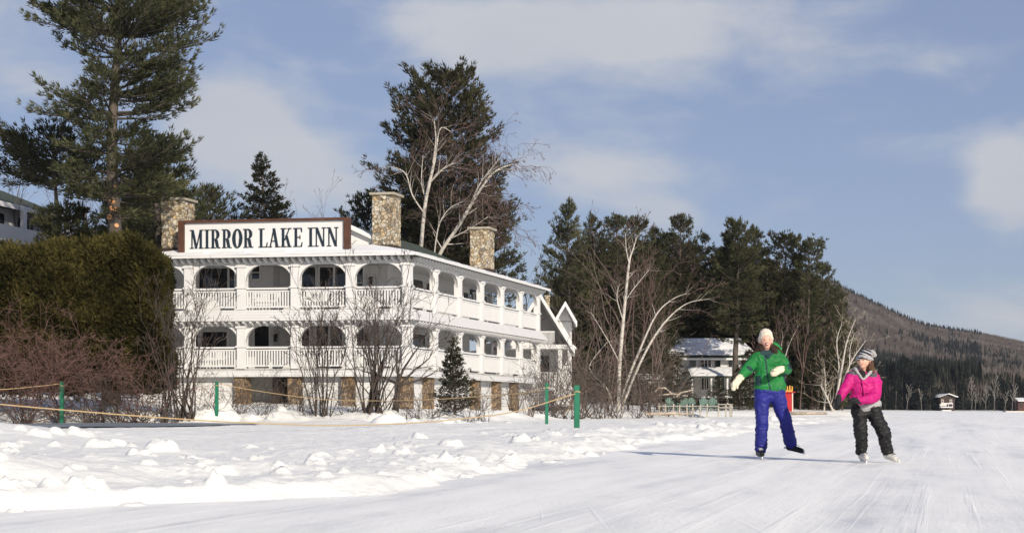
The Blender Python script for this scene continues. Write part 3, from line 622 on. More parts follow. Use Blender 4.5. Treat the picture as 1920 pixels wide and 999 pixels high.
def glyphs():
    S, T, sf, so_ = .12, .05, .045, .07
    def q(x0, y0, x1, y1): return [(x0, y0), (x1, y0), (x1, y1), (x0, y1)]
    def diag(x0, x1, y0, y1, w): return [(x0 - w / 2, y0), (x0 + w / 2, y0), (x1 + w / 2, y1), (x1 - w / 2, y1)]
    def ser(c, h, y): return q(c - h, y, c + h, y + sf)
    def ring(cx, cy, rx, ry, ix, iy, a0, a1, n):
        P = []
        for k in range(n):
            A, B_ = [R(a0 + (a1 - a0) * (k + j) / n) for j in (0, 1)]
            P.append([(cx + rx * math.cos(A), cy + ry * math.sin(A)), (cx + rx * math.cos(B_), cy + ry * math.sin(B_)), (cx + ix * math.cos(B_), cy + iy * math.sin(B_)), (cx + ix * math.cos(A), cy + iy * math.sin(A))])
        return P
    GL['I'] = (.28, [q(.14 - S / 2, 0, .14 + S / 2, 1), ser(.14, .14, 0), ser(.14, .14, 1 - sf)])
    GL['L'] = (.48, [q(.08, 0, .08 + S, 1), ser(.165, .16, 1 - sf), q(0, 0, .46, sf), [(.40, sf), (.46, sf), (.48, .27), (.45, .27)]])
    GL['E'] = (.48, [q(.08, 0, .08 + S, 1), q(0, 0, .46, sf), q(0, 1 - sf, .45, 1), q(.2, .48, .36, .53), q(.34, .40, .37, .62), [(.40, sf), (.46, sf), (.48, .25), (.45, .25)], [(.43, .77), (.46, .77), (.45, 1 - sf), (.39, 1 - sf)]])
    GL['N'] = (.58, [q(.08, 0, .08 + T, 1), q(.45, 0, .45 + T, 1), diag(.12, .46, 1, 0, S), ser(.11, .11, 0), ser(.07, .08, 1 - sf), ser(.48, .10, 1 - sf)])
    GL['M'] = (.70, [q(.08, 0, .08 + T, 1), q(.52, 0, .52 + S - .01, 1), diag(.14, .34, 1, 0, S - .01), diag(.34, .555, 0, 1, T), ser(.11, .11, 0), ser(.60, .12, 0), ser(.08, .09, 1 - sf), ser(.62, .10, 1 - sf)])
    GL['A'] = (.56, [diag(.10, .28, 0, 1, T), diag(.44, .28, 0, 1, S), q(.16, .30, .40, .35), ser(.09, .10, 0), ser(.46, .12, 0)])
    GL['K'] = (.58, [q(.08, 0, .08 + S, 1), ser(.165, .15, 0), ser(.165, .15, 1 - sf), diag(.22, .47, .36, 1, T), diag(.47, .31, 0, .62, S), ser(.47, .11, 0), ser(.47, .10, 1 - sf)])
    GL['O'] = (.50, ring(.25, .5, .25, .515, .10, .45, 0, 360, 28))
    GL['R'] = (.56, [q(.08, 0, .08 + S, 1), ser(.165, .15, 0), q(0, 1 - sf, .30, 1), q(.2, .46, .32, .51), [(.24, .46), (.40, .46), (.48, 0.03), (.34, 0.03)], ser(.48, .08, 0)] + ring(.27, .73, .23, .27, .08, .22, -90, 90, 14))
glyphs()
TXT = [('M', 305, 403), ('I', 413, 452), ('R', 458, 533), ('R', 543, 617), ('O', 623, 697), ('R', 703, 779), ('L', 818, 886), ('A', 890, 976), ('K', 982, 1066), ('E', 1078, 1147), ('I', 1188, 1230), ('N', 1236, 1322), ('N', 1330, 1416)]
zl0, zl1 = 8.49, 9.40
for ch, x0, x1 in TXT:
    w, polys = GL[ch]; ul, ur = uat(280 + x0 / 3.995, SV), uat(280 + x1 / 3.995, SV)
    b = ub()
    for i, pl in enumerate(polys):
        b.prism(pl, lambda p, q, t: (ul + (ur - ul) * p / w, SV + .02 - t, zl0 + (zl1 - zl0) * q), -.002, .035 + i * .0008)
    b.build('letter', M['navy'], sign)
def lump(name, c, r, parent, seed=0, m='roofsnow'):
    bm = bmesh.new(); bmesh.ops.create_icosphere(bm, subdivisions=3, radius=1)
    for v in bm.verts:
        n = .8 + .5 * float(vnoise(v.co.x * 1.7 + seed + 9, v.co.y * 1.7 + v.co.z * 1.3 + 9)); v.co = Vector((v.co.x * r[0] * n, v.co.y * r[1] * n, v.co.z * r[2] * n))
    o0 = org(parent) if parent is not None else Vector(c)
    me = bpy.data.meshes.new(name); 
    for v in bm.verts: v.co += Vector(c) - o0
    bm.to_mesh(me); bm.free()
    for p in me.polygons: p.use_smooth = True
    return link(name, me, M[m], parent, o0)
for i, px in enumerate((386, 464, 541)):
    lump('snow_lump', U(uat(px, .1), .1, 8.21), (.22, .2, .16), sign, i)
# ================================================================ right wing of the inn, gables towards the lake
wing = thing('gabled_wing', (at(1030, 92), 92, 1.2), 'white steep gabled wing with a small dormer gable behind the right end of the inn', 'building')
def wx(px, D=92): return at(px, D)
def gable(D, ax, ay, rx, ry, lx, ly, depth, over, parent, th=.16, nm='gable_roof'):
    """gable roof facing the lake: apex and both eaves as photo points on plane y = D"""
    A, Rr, L = (at(ax, D), zat(ay, D)), (at(rx, D), zat(ry, D)), (at(lx, D), zat(ly, D))
    b = MB()
    for P in (Rr, L):
        b.hexa([(A[0], D, A[1] - th), (P[0], D, P[1] - th), (P[0], D + depth, P[1] - th), (A[0], D + depth, A[1] - th), (A[0], D, A[1]), (P[0], D, P[1]), (P[0], D + depth, P[1]), (A[0], D + depth, A[1])])
    rf = b.build(nm, W, parent)
    b = MB()                                    # bargeboards
    for P in (Rr, L):
        b.hexa([(A[0], D - .08, A[1] - .28), (P[0], D - .08, P[1] - .28), (P[0], D - .003, P[1] - .28), (A[0], D - .003, A[1] - .28), (A[0], D - .08, A[1] + .06), (P[0], D - .08, P[1] + .06), (P[0], D - .003, P[1] + .06), (A[0], D - .003, A[1] + .06)])
    b.build('bargeboard', W, rf)
    b = MB(); n = int(depth / .45)              # roof boards and rafters seen from below
    k = 0
    for P in (Rr, L):
        for i in range(int(min(over, depth) / .30)):
            y = D + .25 + i * .30
            b.hexa([(A[0], y, A[1] - th - .14), (P[0], y, P[1] - th - .14), (P[0], y + .09, P[1] - th - .14), (A[0], y + .09, A[1] - th - .14), (A[0], y, A[1] - th - .002), (P[0], y, P[1] - th - .002), (P[0], y + .09, P[1] - th - .002), (A[0], y + .09, A[1] - th - .002)])
    b.build('rafters', W, rf)
    for P in (Rr, L):
        v = [(A[0], D + .05, A[1] + .03), (P[0], D + .05, P[1] + .03), (P[0], D + depth, P[1] + .03), (A[0], D + depth, A[1] + .03)]
        snow_sheet([v[1], v[2], v[3], v[0]], 'roof_snow', rf, 16, 12, .07, 3, tr=lambda x, y, z: (x, y, z))
    return A, Rr, L
A, Rr, L = gable(90, 1011, 548, 1078, 657, 944, 657, 9, 2.6, wing)
b = MB(); D = 92.6; zfl = zat(644, 90)
b.add([(L[0] + .3, D, zfl - .1), (Rr[0] - .3, D, zfl - .1), (A[0], D, A[1] - .3), (L[0] + .3, D + 6, zfl - .1), (Rr[0] - .3, D + 6, zfl - .1), (A[0], D + 6, A[1] - .3)], [(0, 1, 2), (3, 5, 4), (0, 3, 4, 1)])
b.box(at(930, 93), at(1062, 92.6), 92.61, 98, 1.0, zfl - .1); b.build('wall', SD, wing)
b = MB(); b.box(L[0] - .4, Rr[0] - .1, 90.1, 92.6, zfl - .32, zfl - .05); b.build('balcony_floor', W, wing)
b = MB(); x0, x1 = at(985, 90.2), at(1040, 90.2); b.box(x0, x1, 90.15, 90.25, zfl + .72, zfl + .80)
for i in range(24): c = x0 + (i + .5) * (x1 - x0) / 24; b.box(c - .02, c + .02, 90.18, 90.22, zfl - .05, zfl + .72)
b.build('balcony_railing', W, wing)
for px in (1000, 1050, 1068):
    b = MB(); x = at(px, 90.3); b.box(x - .13, x + .13, 90.2, 90.46, 1.0, zfl - .32); b.build('porch_post', W, wing)
b = MB(); x0, x1 = at(1000, 90.3), at(1050, 90.3); b.box(x0, x1, 90.28, 90.36, 3.0, 3.08)
for i in range(16): c = x0 + (i + .5) * (x1 - x0) / 16; b.box(c - .02, c + .02, 90.3, 90.34, 2.1, 3.0)
b.box(x0, x1 + .9, 90.26, 90.38, 1.9, 2.1); b.build('porch_railing', W, wing)
b = MB(); b.box(at(1008, 92.6), at(1030, 92.6), 92.55, 92.62, 2.1, 4.2); b.build('door', M['glass'], wing)
A2, R2, L2 = gable(96, 1060, 566, 1082, 604, 1038, 604, 8, 1.2, wing, .14, 'dormer_roof')
b = MB(); x0, x1 = at(1043, 97), at(1072, 97); zt = zat(600, 96); b.box(x0, x1, 97.0, 103, .9, zt - .05); b.add([(x0, 97, zt), (x1, 97, zt), (A2[0], 97, A2[1] - .25), (x0, 97.3, zt), (x1, 97.3, zt), (A2[0], 97.3, A2[1] - .25)], [(0, 1, 2), (3, 5, 4), (0, 2, 5, 3), (1, 4, 5, 2)]); b.build('dormer_wall', SD, wing)
b = MB(); b.box(at(1022, 97), at(1031, 97), 97, 97.5, 5, zat(556, 97)); c_ = b.build('chimney', M['stone'], wing)
b = MB(); b.box(at(1021, 97), at(1032, 97), 96.95, 97.55, zat(556, 97), zat(553.5, 97)); b.build('chimney_cap', M['capstone'], c_)
b = MB(); x0, x1 = at(1066, 96), at(1081, 96); b.hexa([(x0, 96, zat(643, 96)), (x1, 96, zat(655, 96)), (x1, 99, zat(655, 96)), (x0, 99, zat(643, 96)), (x0, 96, zat(639, 96)), (x1, 96, zat(651, 96)), (x1, 99, zat(651, 96)), (x0, 99, zat(639, 96))]); b.build('lean_to_roof', W, wing)
# ================================================================ upper lodge at the left, above the hedge
lodge = thing('upper_lodge', (at(20, 90), 90, 6.5), 'white lodge with a green shingle roof behind the tall hedge at the left edge', 'building')
b = MB(); zr = lambda py, D=88: zat(py, D)
x0, x1 = at(-260, 88), at(112, 88)
# front eave slopes down to the right in the photo because the wall runs away from the camera
def LM(u, v, z):        # u along the front from its right end leftwards (towards the camera)
    p = Vector((at(98, 92), 92, 0)) + Vector((-.25, -.968, 0)) * u + Vector((-.968, .25, 0)) * v; return (p.x, p.y, z)
b = MB(LM); b.box(0, 16, 0, 7, 1.5, 13.05); b.build('wall', SD, lodge)
b = MB(LM); b.add([(-1, -.9, 13.0), (17, -.9, 13.0), (17, 8, 13.0), (-1, 8, 13.0), (-1, -.9, 13.12), (17, -.9, 13.12), (17, 8, 13.12), (-1, 8, 13.12), (-.2, 3.8, 15.0), (14, 3.8, 15.0)],
                  [(0, 3, 2, 1), (0, 1, 5, 4), (1, 2, 6, 5), (2, 3, 7, 6), (3, 0, 4, 7), (4, 5, 9, 8), (5, 6, 9), (6, 7, 8, 9), (7, 4, 8)])
lr = b.build('roof', M['shingle'], lodge)
b = MB(LM); b.box(-1.02, 17, -.98, -.903, 12.86, 13.16); b.build('fascia_board', W, lr)
b = MB(LM); b.box(-.5, 16, -1.2, -.05, 10.9, 11.15); b.box(-.5, 16, -1.2, -1.12, 11.15, 11.75); b.build('balcony', W, lodge)
for u0, w_ in ((.5, .34), (.95, .34), (1.4, .34), (2.2, .34), (2.65, .34), (3.1, .34), (3.55, .34), (5.3, .5), (6.2, .5), (8, .6)):
    f = MB(LM); f.box(u0 - .05, u0 + w_ + .05, -.05, -.003, 11.5, 12.7); fo = f.build('window', W, lodge); b = MB(LM); b.box(u0, u0 + w_, -.07, -.051, 11.6, 12.62); b.build('pane', M['glass'], fo)
for u in (-.3, 4.5, 9.6, 14.9):
    b = MB(LM); b.box(u, u + .28, -1.1, -.82, 11.75, 12.9); b.build('porch_post', W, lodge)
annex = thing('lodge_annex', (at(250, 96), 96, 6), 'small white gable with green roof peeping out right of the big pine trunk', 'building')
D = 96
b = MB(); A_ = (at(222, D), zat(418, D)); E_ = (at(282, D), zat(446, D))
b.hexa([(A_[0], D, A_[1] - .2), (E_[0], D, E_[1] - .2), (E_[0], D + 6, E_[1] - .2), (A_[0], D + 6, A_[1] - .2), (A_[0], D, A_[1]), (E_[0], D, E_[1]), (E_[0], D + 6, E_[1]), (A_[0], D + 6, A_[1])])
b.hexa([(A_[0] - 3, D, E_[1] - .2), (A_[0], D, A_[1] - .2), (A_[0], D + 6, A_[1] - .2), (A_[0] - 3, D + 6, E_[1] - .2), (A_[0] - 3, D, E_[1]), (A_[0], D, A_[1]), (A_[0], D + 6, A_[1]), (A_[0] - 3, D + 6, E_[1])])
ar = b.build('roof', M['shingle'], annex)
b = MB(); b.hexa([(A_[0], D - .1, A_[1] - .4), (E_[0], D - .1, E_[1] - .4), (E_[0], D - .003, E_[1] - .4), (A_[0], D - .003, A_[1] - .4), (A_[0], D - .1, A_[1] + .05), (E_[0], D - .1, E_[1] + .05), (E_[0], D - .003, E_[1] + .05), (A_[0], D - .003, A_[1] + .05)]); b.build('bargeboard', W, ar)
b = MB(); b.add([(A_[0] - 2.6, D + .8, 2), (E_[0] - .6, D + .8, 2), (E_[0] - .6, D + .8, E_[1] - .1), (A_[0], D + .8, A_[1] - .25), (A_[0] - 2.6, D + .8, E_[1] - .1), (A_[0] - 2.6, D + 5, 2), (E_[0] - .6, D + 5, 2), (E_[0] - .6, D + 5, E_[1] - .1), (A_[0], D + 5, A_[1] - .25), (A_[0] - 2.6, D + 5, E_[1] - .1)], [(0, 1, 2, 3, 4), (9, 8, 7, 6, 5), (0, 5, 6, 1), (1, 6, 7, 2)]); b.build('wall', SD, annex)
# ================================================================ plants
ORD = 'first second third fourth fifth sixth seventh eighth ninth tenth eleventh twelfth thirteenth fourteenth fifteenth sixteenth seventeenth eighteenth nineteenth twentieth'.split()
def segmesh(name, S, n=3):
    S = np.asarray(S, dtype=np.float64); P0, P1, R0, R1 = S[:, 0:3], S[:, 3:6], S[:, 6], S[:, 7]
    d = P1 - P0; d /= np.linalg.norm(d, axis=1)[:, None] + 1e-9
    a = np.where(np.abs(d[:, 2:3]) < .9, [[0, 0, 1.]], [[1., 0, 0]]); u = np.cross(a, d); u /= np.linalg.norm(u, axis=1)[:, None]; w = np.cross(d, u)
    V = np.zeros((len(S), 2 * n, 3))
    for k in range(n):
        t = 2 * math.pi * k / n; o = u * math.cos(t) + w * math.sin(t)
        V[:, k] = P0 - d * R0[:, None] * .3 + o * R0[:, None]; V[:, n + k] = P1 + d * R1[:, None] * .3 + o * R1[:, None]
    b = (np.arange(len(S)) * 2 * n)[:, None]; F = np.concatenate([b + np.array([[k, (k + 1) % n, n + (k + 1) % n, n + k]]) for k in range(n)])
    return npmesh(name, V.reshape(-1, 3), F, True)
def blades(name, P, Dv, rng, k, ln, wd, spread=.6, upb=.25):
    """k thin triangles from every tuft position"""
    P = np.repeat(np.asarray(P), k, 0); Dv = np.repeat(np.asarray(Dv), k, 0); n = len(P)
    r = rng.normal(size=(n, 3)); r /= np.linalg.norm(r, axis=1)[:, None]
    d = Dv + r * spread + np.array([0, 0, upb]); d /= np.linalg.norm(d, axis=1)[:, None]
    s = np.cross(d, rng.normal(size=(n, 3))); s /= np.linalg.norm(s, axis=1)[:, None] + 1e-9
    L = (ln * rng.uniform(.6, 1.25, n))[:, None]; W = (wd * rng.uniform(.7, 1.2, n))[:, None]
    o = P + r * ln * .25
    V = np.stack([o - s * W * .5 + d * L * .15, o + s * W * .5 + d * L * .2, o + d * L], 1).reshape(-1, 3)
    return npmesh(name, V, np.arange(3 * n).reshape(-1, 3))
def trunk_segs(pts, rad):
    return [(*pts[i], *pts[i + 1], rad[i], rad[i + 1]) for i in range(len(pts) - 1)]
def conifer(seed, Ht, tab, nb, r0, el=(5, 45), up=.35, k=8, ln=.3, wd=.06, step=.32, start=.3, lat=.4, lean=(0, 0), jit=.3, plume=.2, latang=50, whorl=0):
    """white pine / spruce; tab rows are (z, left reach, right reach)"""
    rng = np.random.RandomState(seed); T = np.array(tab, float)
    tz = np.linspace(0, Ht, 14); bend = [(lean[0] * (z / Ht) ** 1.5 + .12 * math.sin(z * .5 + seed), lean[1] * (z / Ht) ** 1.5 + .1 * math.cos(z * .4 + seed), z) for z in tz]
    rad = [r0 * (1 - .93 * (z / Ht)) + .02 for z in tz]
    tr = trunk_segs(bend, rad); limbs = []; P = []; Dv = []
    zs = T[0, 0] + (Ht - T[0, 0]) * rng.beta(1.0, 1.0, nb); zs = np.sort(zs)
    if whorl: zs = T[0, 0] + np.round((zs - T[0, 0]) / whorl) * whorl + rng.normal(size=nb) * whorl * .13; zs = np.sort(np.clip(zs, T[0, 0], Ht - .1))
    for i, z in enumerate(zs):
        az = i * 2.399 + rng.uniform(-.5, .5); c = math.cos(az)
        L_, R_ = np.interp(z, T[:, 0], T[:, 1]), np.interp(z, T[:, 0], T[:, 2]); sd = R_ if c > 0 else L_; av = (L_ + R_) / 2
        L = (sd * abs(c) + av * (1 - abs(c))) * rng.uniform(1 - jit, 1.05)
        if L < .15: L = .15
        t = (z - T[0, 0]) / (Ht - T[0, 0]); e = R(el[0] + (el[1] - el[0]) * t ** 1.6 + rng.uniform(-8, 8))
        h = np.array([math.cos(az), math.sin(az), 0]); d = h * math.cos(e) + np.array([0, 0, math.sin(e)])
        x0 = np.interp(z, tz, [b[0] for b in bend]); y0 = np.interp(z, tz, [b[1] for b in bend])
        N = 6; pts = [np.array([x0, y0, z])]; L /= max(.5, math.cos(e))
        for j in range(N):
            d = d + np.array([0, 0, up * (j / N) * .35]) + rng.normal(size=3) * .06; d /= np.linalg.norm(d); pts.append(pts[-1] + d * L / N)
        rr = [max(.010, (.014 * L + .012) * (1 - j / (N + .3))) for j in range(N + 1)]
        limbs += trunk_segs(pts, rr)
        q = start * L + rng.uniform(0, .2); sgn = 1
        while q < L:
            f = q / L * N; j = min(int(f), N - 1); p = pts[j] + (pts[j + 1] - pts[j]) * (f - j); dd = pts[j + 1] - pts[j]; dd /= np.linalg.norm(dd)
            sgn = -sgn; ang = R(rng.uniform(latang - 18, latang + 12)) * sgn
            ld = np.array([dd[0] * math.cos(ang) - dd[1] * math.sin(ang), dd[0] * math.sin(ang) + dd[1] * math.cos(ang), dd[2] + rng.uniform(-.05, .3)]); ld /= np.linalg.norm(ld)
            ll = lat * L * (1 - .62 * q / L) * rng.uniform(.6, 1.1) + .12; e2 = p + ld * ll
            limbs.append((*p, *e2, .014, .006)); m = max(1, int(ll / step))
            for a in range(m + 1):
                if m > 1 and a == 0: continue
                P.append(p + ld * ll * (a / max(m, 1)) + rng.normal(size=3) * .05 + np.array([0, 0, plume * rng.uniform(-.3, 1)])); Dv.append(ld * .8 + dd * .4)
            q += step * rng.uniform(.7, 1.2)
        P.append(pts[-1]); Dv.append(d)
    tw = blades('crown', np.array(P), np.array(Dv), rng, k, ln, wd, .62, .22)
    return segmesh('trunk', tr, 10), segmesh('limbs', limbs, 4), tw, bend
def put_conifer(res, name, x, y, label, group=None, m='pine', z=None, sink=.15, bark='pine_bark', rot=0, s=1, sxy=None, cat=None):
    z0 = Hs(x, y) - sink if z is None else z
    t = thing(name, (x, y, z0), label, cat or name.replace('_', ' '), group)
    t.rotation_euler = (0, 0, rot); t.scale = (sxy or s, sxy or s, s)
    for me, nm, mm in ((res[0], 'trunk', bark), (res[1], 'limb', bark), (res[2], 'crown', m)):
        if not me.materials: me.materials.append(M[mm])
        o = bpy.data.objects.new(nm, me); C.objects.link(o); o.parent = t
    return t
def grow(rng, p, d, L, r, lvl, segs, seg=.35, wob=.16, up=.05, br=(3, 3, 2), ang=38, shr=.62, twig=.006, first=.25, rs=.62):
    """one branch with side branches, recursively"""
    n = max(2, int(L / seg)); st = L / n; pts = [p]
    rr = [max(twig, r * (1 - .75 * i / n)) for i in range(n + 1)]
    for i in range(n):
        d = d + rng.normal(size=3) * wob + np.array([0, 0, up]); d = d / np.linalg.norm(d); q = pts[-1] + d * st; segs.append((*pts[-1], *q, rr[i], rr[i + 1])); pts.append(q)
        if lvl > 0 and i / n >= first - .001:
            pr = br[min(lvl, len(br)) - 1] / max(1, n * (1 - first))
            k = int(pr) + (rng.uniform() < pr - int(pr))
            for _ in range(k):
                a = R(rng.uniform(ang * .6, ang * 1.3)); ax = rng.normal(size=3); ax -= d * ax.dot(d); ax /= np.linalg.norm(ax)
                nd = d * math.cos(a) + ax * math.sin(a)
                grow(rng, q, nd, L * shr * rng.uniform(.6, 1.1) * (1 - .4 * i / n), rr[i + 1] * rs, lvl - 1, segs, seg, wob, up, br, ang, shr, twig, .15, rs)
    return pts
def shrub(name, x, y, label, seed, stems, Ht, spread, m, r=.03, lvl=2, br=(4, 4), group=None, cat='bush', up=.03, wob=.14, seg=.4, ang=36, z=None, base=.25, twig=.006, sink=.1):
    rng = np.random.RandomState(seed); segs = []
    for i in range(stems):
        a = rng.uniform(0, 2 * math.pi); t = R(rng.uniform(3, spread)); d = np.array([math.cos(a) * math.sin(t), math.sin(a) * math.sin(t), math.cos(t)])
        L = Ht * rng.uniform(.65, 1.05) / max(.55, math.cos(t)); p = np.array([rng.uniform(-1, 1) * base, rng.uniform(-1, 1) * base, 0])
        grow(rng, p, d, L, r * rng.uniform(.6, 1.1), lvl, segs, seg, wob, up, br, ang, twig=twig)
    z0 = Hs(x, y) - sink if z is None else z
    o = link(name, segmesh(name, segs, 3), M[m], None, (x, y, z0)); tag(o, label, cat, group); return o
# ---------------------------------------------------------------- the tall pine at the left
T1 = [(10.1, 1.0, 1.6), (10.7, 1.8, 2.6), (11.4, 2.6, 4.6), (12.2, 2.6, 4.7), (12.8, 3.0, 4.6), (13.3, 1.6, 2.6), (13.7, 1.4, 1.4), (14.2, 5.2, 2.6), (14.8, 4.4, 3.9), (15.4, 1.2, 4.3), (16.0, .7, 5.0), (16.8, .9, 5.2), (17.6, 3.0, 4.9), (18.4, 3.9, 4.2), (19.3, 4.6, 4.8), (20.6, 4.2, 4.2), (22, 3.2, 3.2), (24, 1.6, 1.6), (25.2, .3, .3)]
x1, y1 = at(212, 66), 66
res = conifer(11, 24.6, [(a - 1.1, b, c) for a, b, c in T1], 235, .42, (-4, 38), .42, 14, .28, .058, .23, .25, .36, plume=.12, lean=(.25, 0), whorl=.95)
pt = put_conifer(res, 'pine_tree', x1, y1, 'tallest pine, rising out of the frame at left with a bare lower trunk', m='pine_near', z=Hs(x1, y1) - .3)
for (px, py, rr) in ((205, 378, .13), (213, 352, .1), (203, 392, .11), (196, 407, .13), (216, 424, .1), (212, 394, .12), (209, 315, .09)):
    z = zat(py, 65.6) - (Hs(x1, y1) - .3); dx = at(px, 65.6) - x1 + .14 * 0
    b = MB(); a = math.atan2(-1, dx * 2.2); rt = .40 - .012 * z
    c0_ = Vector((math.cos(a) * (rt - .05) + .1, math.sin(a) * (rt - .05), z)); c1_ = Vector((math.cos(a) * (rt + .10) + .1, math.sin(a) * (rt + .10), z + .04))
    b.tube([c0_, c1_], rr, 10); me_ = b.build('branch_stub', M['cut'], None); me_.parent = pt
    me_.location = (0, 0, 0)
LRP = conifer(25, 9.0, [(3.6, 1.6, 1.6), (4.6, 2.0, 2.4), (5.8, 2.0, 2.9), (7, 1.8, 2.5), (8, 1.2, 1.5), (9, .3, .3)], 80, .2, (-5, 30), .35, 12, .28, .062, .25, .2, .38, plume=.12, whorl=.8)
# pine with light boughs just left of it
res = conifer(23, 13.5, [(10.5, 2.4, 2.0), (11.2, 3.6, 3.0), (12, 4.2, 2.6), (12.8, 2, 1.6), (13.5, .4, .4)], 60, .28, (6, 35), .35, 13, .30, .065, .26, .2, .40, plume=.25)
put_conifer(res, 'pine_tree', at(105, 78), 78, 'shorter spreading pine left of the tallest pine, its boughs reaching the left edge', m='pine_near', z=zat(258, 78) - 13.5)
put_conifer(LRP, 'pine_tree', at(292, 74), 74, 'dark layered pine close right of the tallest trunk, under its lowest boughs', m='pine_near', z=zat(262, 74) - 9)
res = conifer(27, 6.0, [(3.8, 1.2, 1.4), (4.8, 1.5, 1.7), (5.5, 1.2, 1.2), (6.0, .4, .4)], 50, .16, (0, 35), .35, 12, .28, .07, .26, .12, .4)
put_conifer(res, 'pine_tree', at(128, 68), 68, 'low bushy pine showing over the hedge before the lodge', m='pine_near', z=zat(398, 68) - 6.0)
resA = conifer(31, 15, [(4, 2.4, 2.4), (7, 3.4, 3.4), (10, 3.2, 3.0), (12.5, 2.2, 2.2), (15, .3, .3)], 110, .24, (0, 45), .4, 10, .34, .09, .32, .15, .42)
put_conifer(resA, 'pine_tree', at(285, 92), 92, 'dark pine between the tallest pine and the left chimney', z=zat(318, 92) - 15, rot=1)
put_conifer(resA, 'pine_tree', at(252, 84), 84, 'shaded pine directly behind the trunk of the tallest pine', z=zat(345, 84) - 15, rot=2.2)
put_conifer(resA, 'pine_tree', at(318, 88), 88, 'dark pine rising behind the left chimney', z=zat(352, 88) - 15, rot=3.7)
put_conifer(resA, 'pine_tree', at(394, 105), 105, 'small rounded pine top over the left end of the roof sign', z=zat(360, 105) - 15, rot=3.1)
put_conifer(resA, 'pine_tree', at(690, 112), 112, 'pine top showing just left of the middle chimney', z=zat(372, 112) - 15, rot=.4)
# spruce over the sign
res = conifer(41, 15, [(4, 2.9, 2.9), (8, 2.5, 2.5), (11, 1.7, 1.8), (13.3, .9, .9), (15, .12, .12)], 170, .22, (-16, 30), .25, 9, .26, .09, .26, .06, .34, jit=.35, plume=.06, latang=45)
put_conifer(res, 'spruce_tree', at(494, 100), 100, 'lone dark spruce standing above the middle of the roof sign', m='spruce', z=zat(291, 100) - 15)
# big pine behind the inn
zt3 = zat(150, 98); g3 = 2.2
T3 = [(y_, a_, b_) for y_, a_, b_ in ((560, 60, 60), (500, 80, 105), (455, 110, 85), (425, 130, 125), (400, 140, 95), (365, 150, 110), (335, 120, 100), (300, 125, 95), (265, 125, 88), (235, 118, 72), (205, 85, 60), (175, 55, 42), (158, 30, 22), (150, 8, 8))]
T3 = [(zat(y_, 98) - g3, a_ / FOC * 98, b_ / FOC * 98) for y_, a_, b_ in T3]
res = conifer(53, zt3 - g3, T3, 225, .45, (-8, 40), .42, 11, .36, .085, .30, .15, .40, plume=.16, jit=.22, whorl=1.0)
put_conifer(res, 'pine_tree', at(846, 98), 98, 'huge broad pine towering behind the inn and its middle chimney', z=g3)
res = conifer(54, 12, [(3, 3.5, 3.5), (6, 4, 4), (9, 3, 3), (12, .4, .4)], 100, .2, (0, 35), .35, 11, .36, .09, .32, .15, .42)
put_conifer(res, 'pine_tree', at(770, 104), 104, 'lower pine filling the gap between middle chimney and the birch', z=zat(395, 104) - 12)
put_conifer(resA, 'pine_tree', at(905, 108), 108, 'pine behind the right chimney, half hidden by its boughs', z=zat(372, 108) - 15, rot=5)
# ---------------------------------------------------------------- the pine wood on the right
pr = []
pr.append(conifer(61, 17, [(2.0, 2.6, 2.6), (5, 4.2, 3.8), (9, 3.6, 3.2), (12.5, 2.2, 2.0), (15.3, 1.0, 1.0), (17, .12, .12)], 135, .26, (0, 42), .45, 9, .34, .09, .32, .12, .42, jit=.35, plume=.14, whorl=.9))
pr.append(conifer(62, 17, [(1.5, 2.6, 2.6), (6, 3.4, 3.2), (10, 3.2, 3.4), (14, 2.0, 1.9), (16, 1.0, 1.0), (17, .15, .15)], 135, .26, (-4, 45), .45, 9, .34, .09, .32, .12, .42, jit=.4, plume=.14, whorl=.95))
pr.append(conifer(63, 17, [(3.0, 2.2, 2.2), (7, 3.0, 3.0), (11, 2.6, 2.6), (14, 1.8, 1.8), (17, .2, .2)], 150, .22, (-12, 30), .2, 8, .30, .10, .30, .08, .34, jit=.4, plume=.05))
pr.append(conifer(64, 17, [(6.0, .9, .9), (9, 1.5, 2.0), (11, 1.2, 1.2), (13.5, 2.0, 1.8), (15.5, 2.1, 2.3), (17, .7, .7)], 78, .2, (0, 45), .5, 12, .34, .10, .30, .2, .46, jit=.5, plume=.3))
pr.append(conifer(65, 17, [(6.2, 1.4, 1.0), (7.5, 2.8, 2.0), (10, 3.0, 3.0), (13.5, 2.2, 2.2), (15.6, 1.3, 1.3), (17, .4, .4)], 130, .3, (-6, 50), .45, 11, .36, .10, .32, .12, .42, jit=.4, plume=.14, whorl=.95))
